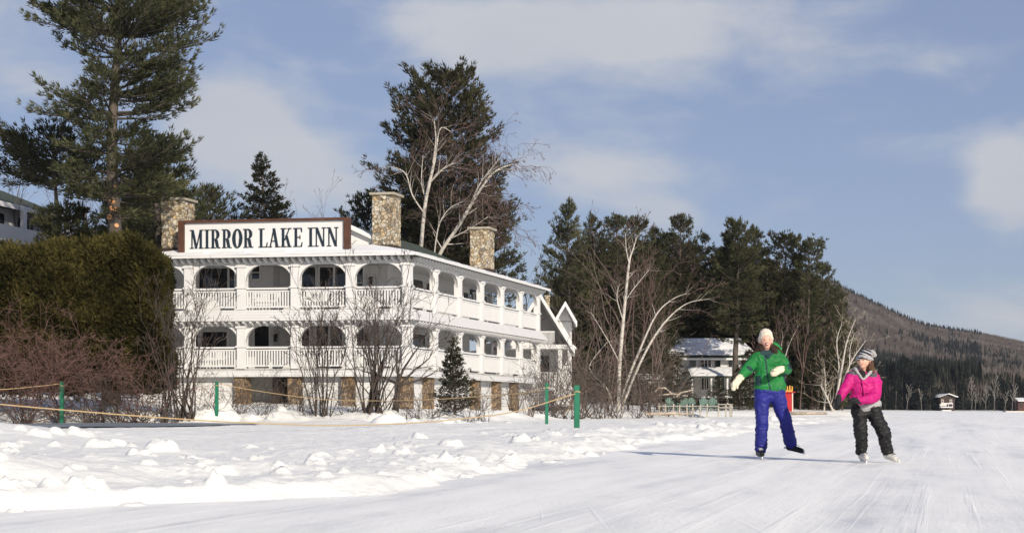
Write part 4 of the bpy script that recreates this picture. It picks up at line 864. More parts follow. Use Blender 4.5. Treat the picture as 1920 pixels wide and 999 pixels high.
wood = [  # photo column, top row, distance, kind, turn, label
    (1066, 380, 112, 0, 0.0, 'tallest pine at the left end of the wood, open on its left side'),
    (1111, 407, 116, 0, 2.0, 'pine second from the left end of the wood, just right of the tallest there'),
    (1157, 410, 118, 1, 1.0, 'dense pine behind the top of the straight white birch, on its left'),
    (1196, 414, 120, 1, 3.3, 'dense pine behind the top of the straight white birch, on its right'),
    (1228, 432, 122, 2, 0.5, 'narrow dark spruce squeezed between two pines right of the straight birch'),
    (1275, 411, 137, 1, 4.1, 'round topped pine standing above the leaning birches'),
    (1323, 444, 138, 2, 1.0, 'pointed spruce in the dip of the skyline above the snowy cottage'),
    (1358, 470, 136, 1, 2.2, 'shorter pine beside the pointed spruce, behind the cottage'),
    (1381, 424, 119, 4, 5.0, 'wide pine above the green jacket, left of two close tops'),
    (1414, 429, 136, 0, 0.9, 'wide pine above the green jacket, right of two close tops'),
    (1440, 470, 134, 2, 2.0, 'shorter dark tree straight above the white knitted hat'),
    (1474, 455, 122, 3, 3.0, 'thin pine with tufted top and a visible bare trunk above the red kiosk'),
    (1497, 480, 126, 1, 1.6, 'pine between the two tufted pines near the right end of the wood'),
    (1516, 467, 120, 3, 0.4, 'gappy tufted pine near the right end of the wood'),
    (1544, 498, 124, 1, 2.8, 'last full pine before the wood drops down to the mountain slope'),
    (1572, 540, 130, 0, 4.4, 'lowest pine at the right end of the wood, behind the birch clump')]
for i, (px, py, D, k, rt, lab) in enumerate(wood):
    x, y = at(px, D), D; z = Hs(x, y) - .2; s = (zat(py, D) - z) / 17
    w = {0: .92, 1: 1.0, 2: .92, 3: 1.05, 4: 1.08}[k]
    put_conifer(pr[k], ('pine_tree', 'pine_tree', 'spruce_tree', 'pine_tree', 'pine_tree')[k], x, y, lab, m=('pine', 'pine', 'spruce', 'pine', 'pine')[k], z=z, rot=rt, s=s, sxy=s * w)
rg = random.Random(5)
for i in range(38):
    px = 1070 + i * 13.6 + rg.uniform(-8, 8); D = rg.choice([113, 126, 134, 140]) + rg.uniform(-2, 3)
    if 1225 < px < 1490 and D < 136: D = 137 + rg.uniform(0, 4)
    top = np.interp(px, [1060, 1160, 1280, 1330, 1400, 1480, 1540, 1600], [440, 435, 445, 468, 460, 495, 530, 600]) + rg.uniform(0, 55)
    x, y = at(px, D), D
    if landdist(np.array([x]), np.array([y]))[0] < 1: y = D = 128; x = min(at(px, D), 31)
    z = Hs(x, y) - .2; s = (zat(top, D) - z) / 17; k = i % 3
    put_conifer(pr[k], ('pine_tree', 'pine_tree', 'spruce_tree')[k], x, y, 'dark evergreen massed inside the wood behind the front pines', 'evergreens massed inside the wood', ('pine', 'pine', 'spruce')[k], z=z, rot=rg.uniform(0, 6), s=s, sxy=s * 1.35)
# low evergreens at the foot of the wood
lowc = conifer(71, 6, [(.3, 1.7, 1.7), (2.5, 1.6, 1.6), (4.5, .9, .9), (6, .1, .1)], 90, .1, (-5, 40), .3, 7, .26, .07, .28, .1, .38)
for px, D, h, lab in ((1290, 104, 1.8, 'low dark evergreen at the foot of the cottage, left of its porch'), (1345, 106, 2.6, 'broad low evergreen in front of the cottage porch'), (1385, 108, 3.2, 'low evergreen left of the blue trousers'), (1405, 112, 4.6, 'medium evergreen behind the outstretched green sleeve'),
                      (1530, 118, 6.5, 'full evergreen between the two skaters, nearer the green jacket'), (1555, 121, 5.0, 'evergreen between the two skaters, nearer the pink jacket'), (1272, 108, 3.9, 'small spruce rising against the left end of the cottage wall')):
    x = at(px, D); put_conifer(lowc, 'evergreen_shrub', x, D, lab, m='spruce', s=h / 6, sxy=h / 6 * (1.25 if h > 2 else 1.8), rot=px * .3, cat='shrub')
# small snowy conifer in front of the inn
res = conifer(77, 3.0, [(.1, .9, .95), (.7, .85, .9), (1.4, .55, .55), (2.2, .32, .30), (3.0, .05, .05)], 95, .05, (10, 60), .3, 7, .15, .05, .16, .08, .45, plume=.05)
put_conifer(res, 'small_conifer', at(848, 61), 61, 'small snow dusted conifer standing before the right side porch of the inn', m='spruce', z=zat(778, 61), cat='conifer')
# ---------------------------------------------------------------- the cedar hedge
def hedge():
    rng = np.random.RandomState(81); xr = at(303, 59); n = 34000
    def front(u, z): return 58.0 + 1.5 * fbm(u * .5, z * .25 + 5, 4) + .8 * np.abs(fbm(u * 1.5 + 3, z * .8, 3)) + .9 * np.abs(fbm(u * 2.1, z * .3 + 2, 3)) + (0.3 * np.clip((z - 6.3) / 1.3, 0, 1) ** 2)
    top = lambda u: 7.35 + 1.1 * fbm(u * .5 + 3, u * 0 + 2, 4) - np.clip(u - xr + 1.2, 0, 9) * .35
    u = rng.uniform(-26, xr, n) ; z = .5 + (top(u) - .5) * rng.uniform(0, 1, n) ** .9
    xe = .35 * fbm(z * .9, u * 0 + 8, 4) * 3
    y = front(u, z) + .15 + rng.exponential(.3, n); dirv = np.stack([rng.normal(size=n) * .3, -np.ones(n) * .55, np.ones(n) * .65], 1)
    z = np.maximum(z, 1.5 + .4 * fbm(u, u * 0, 3))
    nc = 900; cu = rng.uniform(-26, xr, nc); cz = 1.6 + (top(cu) - 1.7) * rng.uniform(0, 1, nc); cr = rng.uniform(.22, .62, nc); kk = 62
    dirs = rng.normal(size=(nc, kk, 3)); dirs[..., 1] = -np.abs(dirs[..., 1]); dirs[..., 2] += .35; dirs /= np.linalg.norm(dirs, axis=2)[..., None]
    cc = np.stack([cu, front(cu, cz) + .12, cz], 1)[:, None, :]; PC = (cc + dirs * cr[:, None, None] * rng.uniform(.55, 1.0, (nc, kk, 1)) * np.array([1, .8, 1.25])).reshape(-1, 3); DC = (dirs * .7 + np.array([0, -.1, .7])).reshape(-1, 3)
    m2 = 11000; u2 = rng.uniform(-26, xr, m2); z2 = top(u2) + rng.normal(size=m2) * .12 + .35 * np.clip(vnoise(u2 * 3.1, u2 * 0 + 2) - .45, 0, 1) * rng.uniform(0, 1.6, m2); y2 = 58.6 + rng.uniform(0, 2.2, m2)
    m3 = 9000; z3 = rng.uniform(1.6, 7.2, m3); u3 = xr - .15 + .9 * fbm(z3 * .8, z3 * 0 + 4, 4) - np.clip(z3 - 6.5, 0, 2) * .5 - .0 * z3; y3 = 58.2 + rng.uniform(0, 2.6, m3)
    P = np.concatenate([PC, np.stack([u, y, z], 1), np.stack([u2, y2, z2], 1), np.stack([u3, y3, z3], 1)])
    Dv = np.concatenate([DC, dirv, np.tile([0, -.2, 1.0], (m2, 1)), np.tile([.7, -.2, .6], (m3, 1))])
    t = thing('cedar_hedge', (at(150, 59), 59, .5), 'tall dense olive green cedar hedge left of the inn', 'hedge')
    me = blades('foliage', P - np.array([*t.location]), Dv, rng, 3, .22, .10, .8, .0)
    link('foliage', me, M['cedar'], t, t.location)
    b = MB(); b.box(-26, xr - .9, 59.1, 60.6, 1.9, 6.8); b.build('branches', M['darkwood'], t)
hedge()
# ---------------------------------------------------------------- bare shrubs along the shore
for i, (px, D, h, sp, n, m, lab) in enumerate([
    (-45, 56.2, 3.4, 62, 16, 'twig_red', 'reddish bare shrub cut by the left edge of the photo'),
    (45, 56.0, 3.6, 64, 18, 'twig_red', 'tall arching red brown shrub, leftmost whole one before the hedge'),
    (118, 56.4, 3.5, 64, 16, 'twig_red', 'arching red brown shrub directly behind the leftmost green post'),
    (185, 56.6, 3.1, 64, 16, 'twig_red', 'red brown shrub right of the leftmost green post'),
    (248, 56.8, 2.7, 60, 14, 'twig_red', 'red brown shrub at the right end of the hedge'),
    (165, 55.6, 1.5, 70, 14, 'twig_dark', 'low dark tangled bush right of the leftmost green post'),
    (228, 55.9, 1.5, 70, 14, 'twig_dark', 'low dark tangled bush halfway between two green posts'),
    (40, 55.4, 1.4, 70, 14, 'twig_dark', 'low dark tangled bush at the far left under the red shrubs'),
    (278, 56.4, 1.6, 66, 12, 'twig_dark', 'low dark bush just left of the many stemmed shrub')]):
    shrub('bare_shrub', at(px, D), D, lab, 100 + i, n, h, sp, m, .028, 3, (6, 5, 4) if h > 2 else (4, 3, 3), up=.0 if h > 2 else .02, wob=.2, seg=.32, ang=48, cat='shrub', twig=.007)
for i, (px, D, h, sp, n, r, lab) in enumerate([
    (322, 57.5, 3.7, 24, 13, .05, 'many stemmed leafless shrub left of the second green post'),
    (350, 57.8, 4.3, 36, 12, .055, 'wide leafless shrub with leaning dark stems behind the second green post'),
    (603, 58.6, 4.2, 26, 17, .04, 'fan shaped leafless shrub before the dark storage opening, left of two'),
    (697, 58.8, 4.8, 24, 18, .055, 'tallest fan shaped leafless shrub, before the corner of the porches'),
    (722, 59.2, 3.6, 42, 12, .045, 'wide leafless shrub leaning right past the porch corner')]):
    shrub('many_stemmed_shrub', at(px, D), D, lab, 130 + i, n, h, sp, 'twig_dark', r, 3, (5, 4, 3), up=.06, wob=.10, seg=.4, ang=32, cat='shrub', base=.35, twig=.008)
# small crooked tree with snow on it
rng = np.random.RandomState(150); sg = []
grow(rng, np.array([0, 0, 0.]), np.array([.12, 0, 1.]), 1.5, .13, 0, sg, wob=.08); p_ = np.array(sg[-1][3:6])
for a, l in ((-60, 1.8), (-25, 1.5), (20, 1.9), (48, 2.2), (75, 1.7)):
    grow(rng, p_ + np.array([0, 0, -.3 if abs(a) > 40 else 0]), np.array([math.sin(R(a)), rng.uniform(-.4, .4), math.cos(R(a))]), l, .06, 2, sg, wob=.16, up=.0, br=(4, 4), ang=45)
tag(link('crooked_tree', segmesh('crooked_tree', sg, 4), M['twig_dark'], None, (at(742, 59.5), 59.5, zat(775, 59.5))), 'small crooked bare tree between the tall shrub and the small conifer', 'tree')
for i, px in enumerate((300, 318, 372, 402, 430, 450, 492, 530, 560, 580, 648, 670, 770, 790, 812, 880, 905)):
    D = 58.6 + (i % 3) * .5
    shrub('brush_clump', at(px, D), D, f'{ORD[i]} low dark brush clump from the left in the snow before the inn', 1600 + i, 13, 1.25, 66, 'twig_dark', .016, 2, (3, 3), 'low brush along the snowy shore before the inn', cat='brush', seg=.22, up=0, twig=.006)
for i, (px, D, h) in enumerate(sorted(((962, 68, 1.1), (990, 70, 1.3), (1018, 74, 1.6), (1040, 76, 2.4), (1062, 78, 2.9), (1090, 82, 3.2), (1120, 86, 3.4), (1085, 76, 1.5), (1135, 82, 1.6), (1190, 92, 2.6), (1222, 95, 2.4), (1250, 98, 2.3), (1290, 101, 1.9), (1160, 90, 2.2), (1050, 86, 3.6), (1032, 84, 3.0), (1105, 90, 3.6), (1150, 94, 3.4), (1208, 99, 3.4), (1240, 103, 3.2)))):
    x = at(px, D)
    shrub('bare_shrub', x, D, f'{ORD[i]} leafless shrub from the left in the thicket between inn and cottage', 180 + i, 11, h, 55, 'twig' if i % 2 else 'twig_dark', .03, 2 if h < 2 else 3, (4, 3, 3) if h > 2 else (4, 4), 'bare shrubs of the thicket by the shore', cat='shrub', seg=.4, up=.02, wob=.16, ang=42, twig=.009)
# bare brown trees in front of the pine wood
def bare_tree(px, D, top, seed, label, m='twig', r=.10, br=(4, 4, 5), group=None, spread=12, z=None, ang=34, up=.07, fork=3):
    rng = np.random.RandomState(seed); x = at(px, D); z0 = Hs(x, D) - .15 if z is None else z; Ht = zat(top, D) - z0; sg = []
    pts = grow(rng, np.array([0, 0, 0.]), np.array([rng.uniform(-.1, .1), 0, 1.]), Ht * .32, r, 0, sg, seg=.8, wob=.04)
    for i in range(fork):
        a = rng.uniform(0, 6.28); t = R(rng.uniform(4, spread * 2)); grow(rng, pts[-1 - (i % 2)], np.array([math.cos(a) * math.sin(t), math.sin(a) * math.sin(t), math.cos(t)]), Ht * .62 * rng.uniform(.8, 1.05), r * .7, 3, sg, seg=.7, wob=.09, up=up, br=br, ang=ang, twig=.011, shr=.5)
    return tag(link('bare_tree', segmesh('bare_tree', sg, 3), M[m], None, (x, D, z0)), label, 'tree', group)
for i, (px, D, top) in enumerate(sorted(((1098, 98, 560), (1128, 101, 520), (1150, 99, 470), (1178, 101, 425), (1205, 102, 470), (1232, 104, 505), (1262, 137, 470), (1300, 139, 520), (1215, 98, 590), (1238, 101, 600), (1140, 96, 600)))):
    bare_tree(px, D, top, 220 + i, f'{ORD[i]} leafless brown tree from the left around the straight white birch', 'twig_birch' if i % 2 else 'twig', group='bare brown trees in front of the pine wood')
for i, (px, D, top, lab) in enumerate(((1425, 112, 640, 'leafless tree with pale stems close behind the white hat'), (1452, 114, 600, 'leafless tree right behind the woman in green'), (1500, 116, 560, 'leafless reddish tree between the skaters'), (1525, 117, 600, 'leafless reddish tree nearer the pink jacket'), (1580, 126, 600, 'leafless brown tree behind the birch clump'), (1605, 128, 620, 'rightmost leafless brown tree beside the birch clump'))):
    bare_tree(px, D, top, 240 + i, lab, 'twig_birch')
for i, (px, D, top, lab) in enumerate(((20, 88, 300, 'leafless tree at the left edge over the lodge roof'), (75, 100, 330, 'leafless brown tree behind the lodge roof'), (140, 98, 320, 'leafless brown tree between the lodge and the tallest pine'), (290, 100, 375, 'leafless tree just left of the left chimney'), (255, 99, 385, 'leafless tree behind the bare trunk of the tallest pine'),
                                          (560, 125, 385, 'faint bare treetop right of the spruce over the sign'), (618, 128, 392, 'faint bare treetop over the right end of the sign'), (985, 112, 480, 'grey bare treetop over the far end of the porch roof'))):
    bare_tree(px, D, top, 260 + i, lab, 'twig', .13)
# ---------------------------------------------------------------- birches
def birch(label, D, stems, seed, br=5, blen=2.2, drop=-.02, tlvl=2, off=None, cat='birch', y=None, twigm='twig_birch', tw=.010, brn=(5, 4)):
    """stems: lists of (photo column, photo row, radius, depth offset)"""
    rng = np.random.RandomState(seed); px, py = stems[0][0][:2]
    x0, z0 = at(px, D), zat(py, D); t = thing('birch_tree', (x0, D, z0), label, 'birch tree')
    for S in stems:
        P = [np.array([at(a, D) - x0, dy, zat(b, D) - z0]) for a, b, r, dy in S]; rad = [s[2] for s in S]
        # smooth resample
        n = 6 * (len(P) - 1); pts = []; rr = []
        for i in range(n + 1):
            f = i / n * (len(P) - 1); j = min(int(f), len(P) - 2); u = f - j
            a, b, c, e = P[max(j - 1, 0)], P[j], P[j + 1], P[min(j + 2, len(P) - 1)]
            pts.append(.5 * ((2 * b) + (c - a) * u + (2 * a - 5 * b + 4 * c - e) * u * u + (3 * b - a - 3 * c + e) * u ** 3)); rr.append((rad[j] * (1 - u) + rad[j + 1] * u) * .6)
        b = MB(); b.tube(pts, rr, 8); b.f = b.f
        o = link('stem', None, None) if False else None
        me = bpy.data.meshes.new('stem'); me.from_pydata(b.v, [], b.f); 
        for p in me.polygons: p.use_smooth = True
        o = bpy.data.objects.new('stem', me); C.objects.link(o); me.materials.append(M['birch']); o.parent = t
        sg = []; sw = []
        for i in range(int(n * .3), n + 1):
            k = br / n * 1.4; k = int(k) + (rng.uniform() < k - int(k))
            if i == n: k += 2
            for _ in range(k):
                d = pts[min(i + 1, n)] - pts[max(i - 1, 0)]; d /= np.linalg.norm(d) + 1e-9; ax = rng.normal(size=3); ax[1] *= .7; ax -= d * ax.dot(d); ax /= np.linalg.norm(ax); a = R(rng.uniform(25, 60)); nd = d * math.cos(a) + ax * math.sin(a)
                L = blen * rng.uniform(.5, 1.1) * (1 - .35 * i / n)
                bp = grow(rng, pts[i], nd, L * .6, rr[i] * .45, 0, sg, seg=.35, wob=.1, up=.05)
                dd = bp[-1] - bp[-2]; dd /= np.linalg.norm(dd)
                grow(rng, bp[-1], dd, L * .7, rr[i] * .2, tlvl, sw, seg=.3, wob=.12, up=drop, br=brn, ang=38, twig=tw, shr=.6)
                for q in bp[1:-1]: 
                    ax = rng.normal(size=3); nd2 = dd * .7 + ax * .5; nd2 /= np.linalg.norm(nd2); grow(rng, q, nd2, L * .45, rr[i] * .15, tlvl - 1, sw, seg=.3, wob=.12, up=drop, br=brn, ang=38, twig=tw)
        for nm, s_, mm in (('branches', sg, 'birch'), ('twigs', sw, twigm)):
            if s_:
                o = bpy.data.objects.new(nm, segmesh(nm, s_, 4 if nm == 'branches' else 3)); C.objects.link(o); o.data.materials.append(M[mm]); o.parent = t
    return t
birch('upright white birch in front of the huge pine behind the inn', 90, [
    [(776, 690, .28, 0), (783, 560, .25, 0), (789, 470, .21, 0), (797, 390, .19, -.3), (806, 345, .17, -.4), (816, 300, .13, -.4), (826, 245, .06, -.5), (846, 250, .03, -.5)],
    [(806, 345, .11, -.4), (830, 320, .09, -.4), (850, 310, .05, -.6)], [(795, 400, .09, -.3), (775, 370, .08, -.8), (762, 330, .06, -1), (735, 318, .03, -1.2)], [(812, 310, .09, -.4), (818, 270, .07, -.8), (816, 232, .03, -1)],
    [(800, 380, .08, -.3), (790, 340, .06, .3), (792, 290, .03, .4)]], 301, 7, 2.6, .0)
birch('white birch with drooping twigs leaning right before the huge pine', 88, [
    [(770, 690, .26, 0), (795, 560, .24, 0), (824, 478, .20, 0), (860, 425, .18, -.3), (893, 370, .15, -.5), (925, 328, .10, -.7), (960, 312, .05, -.8)],
    [(880, 392, .10, -.4), (900, 350, .08, -.9), (932, 310, .04, -1.2)], [(845, 448, .08, -.2), (880, 432, .06, -.6), (915, 410, .03, -.8)], [(812, 500, .09, 0), (822, 430, .07, -.4), (842, 395, .05, -.6), (870, 380, .03, -.6)]], 302, 10, 3.4, -.16, 3, tw=.009, brn=(5, 4, 4))
birch('straight white birch with forked top in front of the pine wood', 93, [
    [(1160, 772, .25, 0), (1161, 700, .21, 0), (1167, 620, .18, 0), (1174, 545, .15, 0), (1180, 490, .12, 0), (1186, 470, .07, 0), (1194, 445, .03, 0)], [(1180, 495, .08, 0), (1174, 470, .05, -.2), (1172, 440, .02, -.3)],
    [(1172, 565, .07, 0), (1185, 545, .05, -.3), (1215, 508, .02, -.5)], [(1168, 600, .06, 0), (1156, 560, .05, -.4), (1160, 535, .02, -.5)], [(1162, 680, .06, 0), (1140, 640, .045, -.4), (1108, 588, .02, -.5)]], 303, 6, 1.8, .04)
birch('clump of birches leaning far right over the snowy cottage', 95, [
    [(1166, 768, .17, .5), (1190, 705, .15, .5), (1222, 640, .12, .4), (1255, 595, .09, .3), (1290, 568, .05, .2), (1330, 560, .02, .2)],
    [(1162, 768, .17, 1), (1180, 710, .15, 1), (1200, 660, .12, 1), (1232, 590, .09, 1), (1262, 560, .05, 1), (1290, 548, .02, 1)],
    [(1152, 770, .10, .4), (1140, 730, .08, .4), (1112, 700, .06, .4), (1108, 680, .04, .4), (1140, 640, .02, .4)]], 304, 8, 2.2, .03)
birch('clump of white birches on the point, right of the pink jacket sleeve', 116, [
    [(1563, 772, .21, 0), (1572, 725, .18, 0), (1580, 680, .14, 0), (1588, 640, .09, 0), (1604, 598, .03, 0)], [(1566, 772, .17, .5), (1584, 715, .14, .5), (1600, 675, .10, .5), (1626, 638, .03, .5)],
    [(1570, 740, .12, .2), (1574, 690, .10, .2), (1570, 640, .07, .2), (1580, 605, .02, .2)], [(1545, 772, .13, 0), (1548, 730, .11, 0), (1546, 690, .04, 0)], [(1560, 772, .15, -.5), (1548, 745, .13, -.5), (1536, 722, .06, -.5)],
    [(1576, 725, .10, -.3), (1590, 690, .08, -.3), (1592, 655, .06, -.3), (1600, 625, .02, -.3)], [(1568, 755, .10, .6), (1580, 735, .08, .6), (1606, 715, .05, .6), (1622, 700, .02, .6)]], 305, 9, 1.9, .05, twigm='wood', tw=.007)
birch('slim birch with a pale forked trunk behind the right elbow of the green jacket', 118, [
    [(1462, 735, .12, 0), (1468, 690, .09, 0), (1478, 650, .06, 0), (1496, 612, .02, 0)], [(1466, 700, .07, 0), (1464, 660, .04, 0), (1468, 630, .02, 0)]], 306, 3, 1.6, .05)
# driftwood
rng = np.random.RandomState(320)
for i, (pts, D, lab) in enumerate(([[(1228, 734), (1236, 727), (1248, 727), (1260, 737), (1255, 732)], 97, 'pale arched driftwood branch left of the green chairs'], [[(1268, 744), (1276, 736), (1290, 733), (1300, 730)], 98, 'pale driftwood branch lying behind the green chairs'], [[(1235, 741), (1262, 738), (1290, 742)], 98.5, 'long low driftwood log behind the green chairs'])):
    pass
    b = MB(); x0 = at(pts[0][0], D); P = [(at(a, D), D + .1 * j, zat(c, D)) for j, (a, c) in enumerate(pts)]; b.tube(P, [.08 - .012 * j for j in range(len(P))], 6)
    tag(b.build('driftwood_branch', M['wood'], None, P[0], smooth=True), lab, 'driftwood')
# ---------------------------------------------------------------- far wood on the mountain
def far_wood():
    rng = np.random.RandomState(400); n = 50000
    y = 462 + (1480 - 462) * rng.uniform(0, 1, n) ** 1.25; a = rng.uniform(-.02, .47, n); a = np.where(rng.uniform(size=n) < .75, rng.uniform(.19, .41, n), a); x = a * y
    ok = landdist(x, y) > 3; x, y = x[ok], y[ok]; z = H(x, y); n = len(x)
    band = fbm(x / 70 + 3, y / 150, 4); el = z / 110.0; far = y > 900
    pc = .25 + 2.2 * band + 1.0 * np.exp(-((el - .20) / .12) ** 2) * (y > 560) + .75 * (y < 540) + .9 * (y > 1330) - .45 * np.exp(-((el - .62) / .22) ** 2)
    con = rng.uniform(size=n) < np.clip(pc, .04, .95)
    clr = fbm(x / 40 + 9, y / 70 + 2, 3) > .22; con &= ~clr; keepb = ~con & (~clr | (rng.uniform(size=n) < .15))
    def conm(ix, sc_=1.0):
        X, Y, Z = x[ix], y[ix], z[ix]; m = len(X); h = np.minimum(rng.gamma(12, .93, m), 17) * np.interp(Y, [460, 700, 1000, 1300], [1.0, .95, .72, .62]) * (1 - .25 * (X / Y > .33)); w = h * rng.uniform(.13, .22, m); V = []
        for lv in range(6):
            f = lv / 6; 
            for s in range(3):
                t = rng.uniform(0, 6.28, m); rr = w * (1 - f) * rng.uniform(.7, 1.3, m)
                p0 = np.stack([X + np.cos(t) * rr, Y + np.sin(t) * rr, Z + h * (f * .9 + .02) + rng.uniform(-.3, .3, m)], 1); p1 = np.stack([X - np.cos(t + .7) * rr * .8, Y - np.sin(t + .7) * rr * .8, Z + h * (f * .9 + .02)], 1); p2 = np.stack([X, Y, Z + h * np.minimum(1, f * .9 + .36)], 1)
                V.append(np.stack([p0, p1, p2], 1))
        V = np.concatenate(V).reshape(-1, 3); return npmesh('far_conifers', V, np.arange(len(V)).reshape(-1, 3))
    def barem(ix):
        X, Y, Z = x[ix], y[ix], z[ix]; m = len(X); h = rng.uniform(7, 13, m) * (1 - .4 * (Y > 1000)); V = []
        for s in range(17):
            t = rng.uniform(0, 6.28, m); q = rng.uniform(.04, .30, m) * h; z0 = rng.uniform(0, .45, m) * h; w = rng.uniform(.10, .30, m) * np.interp(Y, [460, 700, 1000], [.32, .6, 1.0])
            b0 = np.stack([X + rng.uniform(-.2, .2, m), Y, Z + z0], 1); tp = np.stack([X + np.cos(t) * q, Y + np.sin(t) * q, Z + h * rng.uniform(.7, 1.0, m)], 1)
            off = np.stack([w, 0 * w, 0 * w], 1); mid = (b0 + tp) / 2
            V.append(np.stack([b0 - off * .6, b0 + off * .6, mid + off * 1.3], 1)); V.append(np.stack([mid - off * 1.2, mid + off * 1.4, tp], 1))
        V = np.concatenate(V).reshape(-1, 3); return npmesh('far_bare_wood', V, np.arange(len(V)).reshape(-1, 3))
    tag(link('far_conifer_wood', conm(np.where(con)[0]), M['farcon']), kind='stuff'); tag(link('far_bare_wood', barem(np.where(keepb)[0]), M['farbare']), kind='stuff')
far_wood()
# single trees along the far shore
fc = conifer(421, 12, [(.6, 2.3, 2.3), (5, 1.9, 1.9), (9, 1.0, 1.0), (12, .1, .1)], 46, .15, (-5, 40), .3, 5, .8, .34, .8, .05, .4)
rg = random.Random(9)
for i in range(44):
    px = 1640 + i * 6.9 + rg.uniform(-3, 3)
    if 1752 < px < 1806: continue
    D = rg.uniform(449, 470); x = at(px, D); h = rg.uniform(7, 14) * (1.25 if px < 1760 else .8)
    put_conifer(fc, 'shore_spruce', x, D, 'dark spruce in the row of trees on the far shore', 'spruces along the far shore', 'farcon', s=h / 12, sxy=h / 12 * rg.uniform(.9, 1.2), rot=rg.uniform(0, 6), cat='spruce tree')
for i, (px, top, lab) in enumerate(((1700, 728, 'pale bare tree on the far shore left of the dark house'), (1822, 716, 'forked pale bare tree just right of the dark far house'), (1828, 742, 'small pale bare tree in front of the forked one on the far shore'), (1848, 732, 'bushy bare tree in the middle of the far shore'), (1864, 712, 'tallest straight pale birch on the far shore'), (1884, 740, 'thin pale tree between the tall birch and the spreading birch'), (1897, 725, 'spreading white birch near the right edge of the far shore'), (1728, 735, 'thin bare tree on the far shore, left of the house, among spruces'), (1905, 738, 'pale leaning tree beside the red brown far house'))):
    D = 446 + (i % 3); rng = np.random.RandomState(430 + i); x = at(px, D); z0 = Hs(x, D) - .2; Ht = zat(top, D) - z0; sg = []
    pp = grow(rng, np.array([0, 0, 0.]), np.array([.08, 0, 1.]), Ht, .085, 3, sg, seg=.8, wob=.05, up=.09, br=(3, 4, 14), ang=34, twig=.03, shr=.34)
    tag(link('far_birch', segmesh('far_birch', sg, 3), M['fencewood'], None, (x, D, z0)), lab, 'tree')
# ================================================================ cottage, shore furniture, ropes, far houses
cot = thing('lakeside_cottage', (at(1310, 124), 124, 1.6), 'white two storey cottage with black windows and a deep snowy roof among the pines', 'house')
def KB(px0, px1, D0, D1, py0, py1): b = MB(); b.box(at(px0, D0), at(px1, D0), D0, D1, zat(py1, D0), zat(py0, D0)); return b
D = 124
KB(1262, 1418, D, D + 8, 672, 745).build('wall', SD, cot)
b = MB(); e0, e1 = at(1243, D - .8), at(1424, D - .8); ez, rz = zat(673, D), zat(630, D)
b.add([(e0, D - .8, ez), (e1, D - .8, ez), (e1, D + 9, ez), (e0, D + 9, ez), (e0, D - .8, ez + .2), (e1, D - .8, ez + .2), (e1, D + 9, ez + .2), (e0, D + 9, ez + .2), (at(1285, D), D + 3.6, rz), (at(1400, D), D + 3.6, rz)],
      [(0, 3, 2, 1), (0, 1, 5, 4), (1, 2, 6, 5), (2, 3, 7, 6), (3, 0, 4, 7), (4, 5, 9, 8), (5, 6, 9), (6, 7, 8, 9), (7, 4, 8)])
cr = b.build('roof', M['shingle'], cot)
T_ = lambda x, y, z: (x, y, z)
snow_sheet([(e0, D - .85, ez + .2), (e1, D - .85, ez + .2), (at(1400, D), D + 3.6, rz), (at(1285, D), D + 3.6, rz)], 'roof_snow', cr, 60, 22, .22, 3, tr=T_)
snow_sheet([(e0, D + 9, ez + .2), (e0, D - .85, ez + .2), (at(1285, D), D + 3.6, rz), (at(1285, D), D + 3.7, rz)], 'roof_snow', cr, 30, 22, .22, 7, tr=T_)
KB(1243, 1424, D - .84, D - .803, 671, 674.5).build('fascia_board', W, cr)
b = MB(); p0, p1 = at(1296, D - 3), at(1424, D - 3); b.hexa([(p0, D - 3, zat(708, D - 3)), (p1, D - 3, zat(708, D - 3)), (p1, D - .01, zat(691, D)), (p0, D - .01, zat(691, D)), (p0, D - 3, zat(706, D - 3) + .02), (p1, D - 3, zat(706, D - 3) + .02), (p1, D - .01, zat(690, D) + .1), (p0, D - .01, zat(690, D) + .1)])
pr_ = b.build('porch_roof', M['shingle'], cot)
snow_sheet([(p0, D - 3.05, zat(706, D - 3)), (p1, D - 3.05, zat(706, D - 3)), (p1, D - .05, zat(690, D) + .1), (p0, D - .05, zat(690, D) + .1)], 'roof_snow', pr_, 50, 12, .14, 5, tr=T_)
def kwin(x0, x1, y0, y1, mull=1, sh=True, DD=D, nm='window'):
    f = KB(x0 - 1.5, x1 + 1.5, DD - .06, DD - .003, y0 - 1.5, y1 + 1.5)
    fo = f.build(nm, W, cot); KB(x0, x1, DD - .10, DD - .061, y0, y1).build('pane', M['glass'], fo)
    b = MB(); 
    for k in range(mull): c = at(x0 + (x1 - x0) * (k + 1) / (mull + 1), DD); b.box(c - .035, c + .035, DD - .13, DD - .101, zat(y1, DD), zat(y0, DD))
    if mull: b.build('mullion', W, fo)
kwin(1293, 1305, 675, 690, 0); kwin(1314, 1333, 675, 690, 2); kwin(1340, 1351, 675, 690, 0); kwin(1366, 1380, 675, 690, 1); kwin(1390, 1404, 675, 690, 1)
kwin(1316, 1328, 709, 730, 2); kwin(1344, 1358, 709, 732, 1, nm='glass_door'); kwin(1376, 1388, 709, 730, 2)
for px in (1298, 1334, 1364, 1394, 1420):
    x = at(px, D - 2.9); b = MB(); b.box(x - .07, x + .07, D - 2.95, D - 2.8, 1.2, zat(709, D - 3)); b.build('porch_post', W, cot)
shed = thing('garden_shed', (at(1215, 114), 114, 1.6), 'low dark shed with snow on its roof beneath the leaning birches', 'shed')
D = 114
KB(1200, 1240, D, D + 3, 712, 745).build('wall', M['brownhouse'], shed)
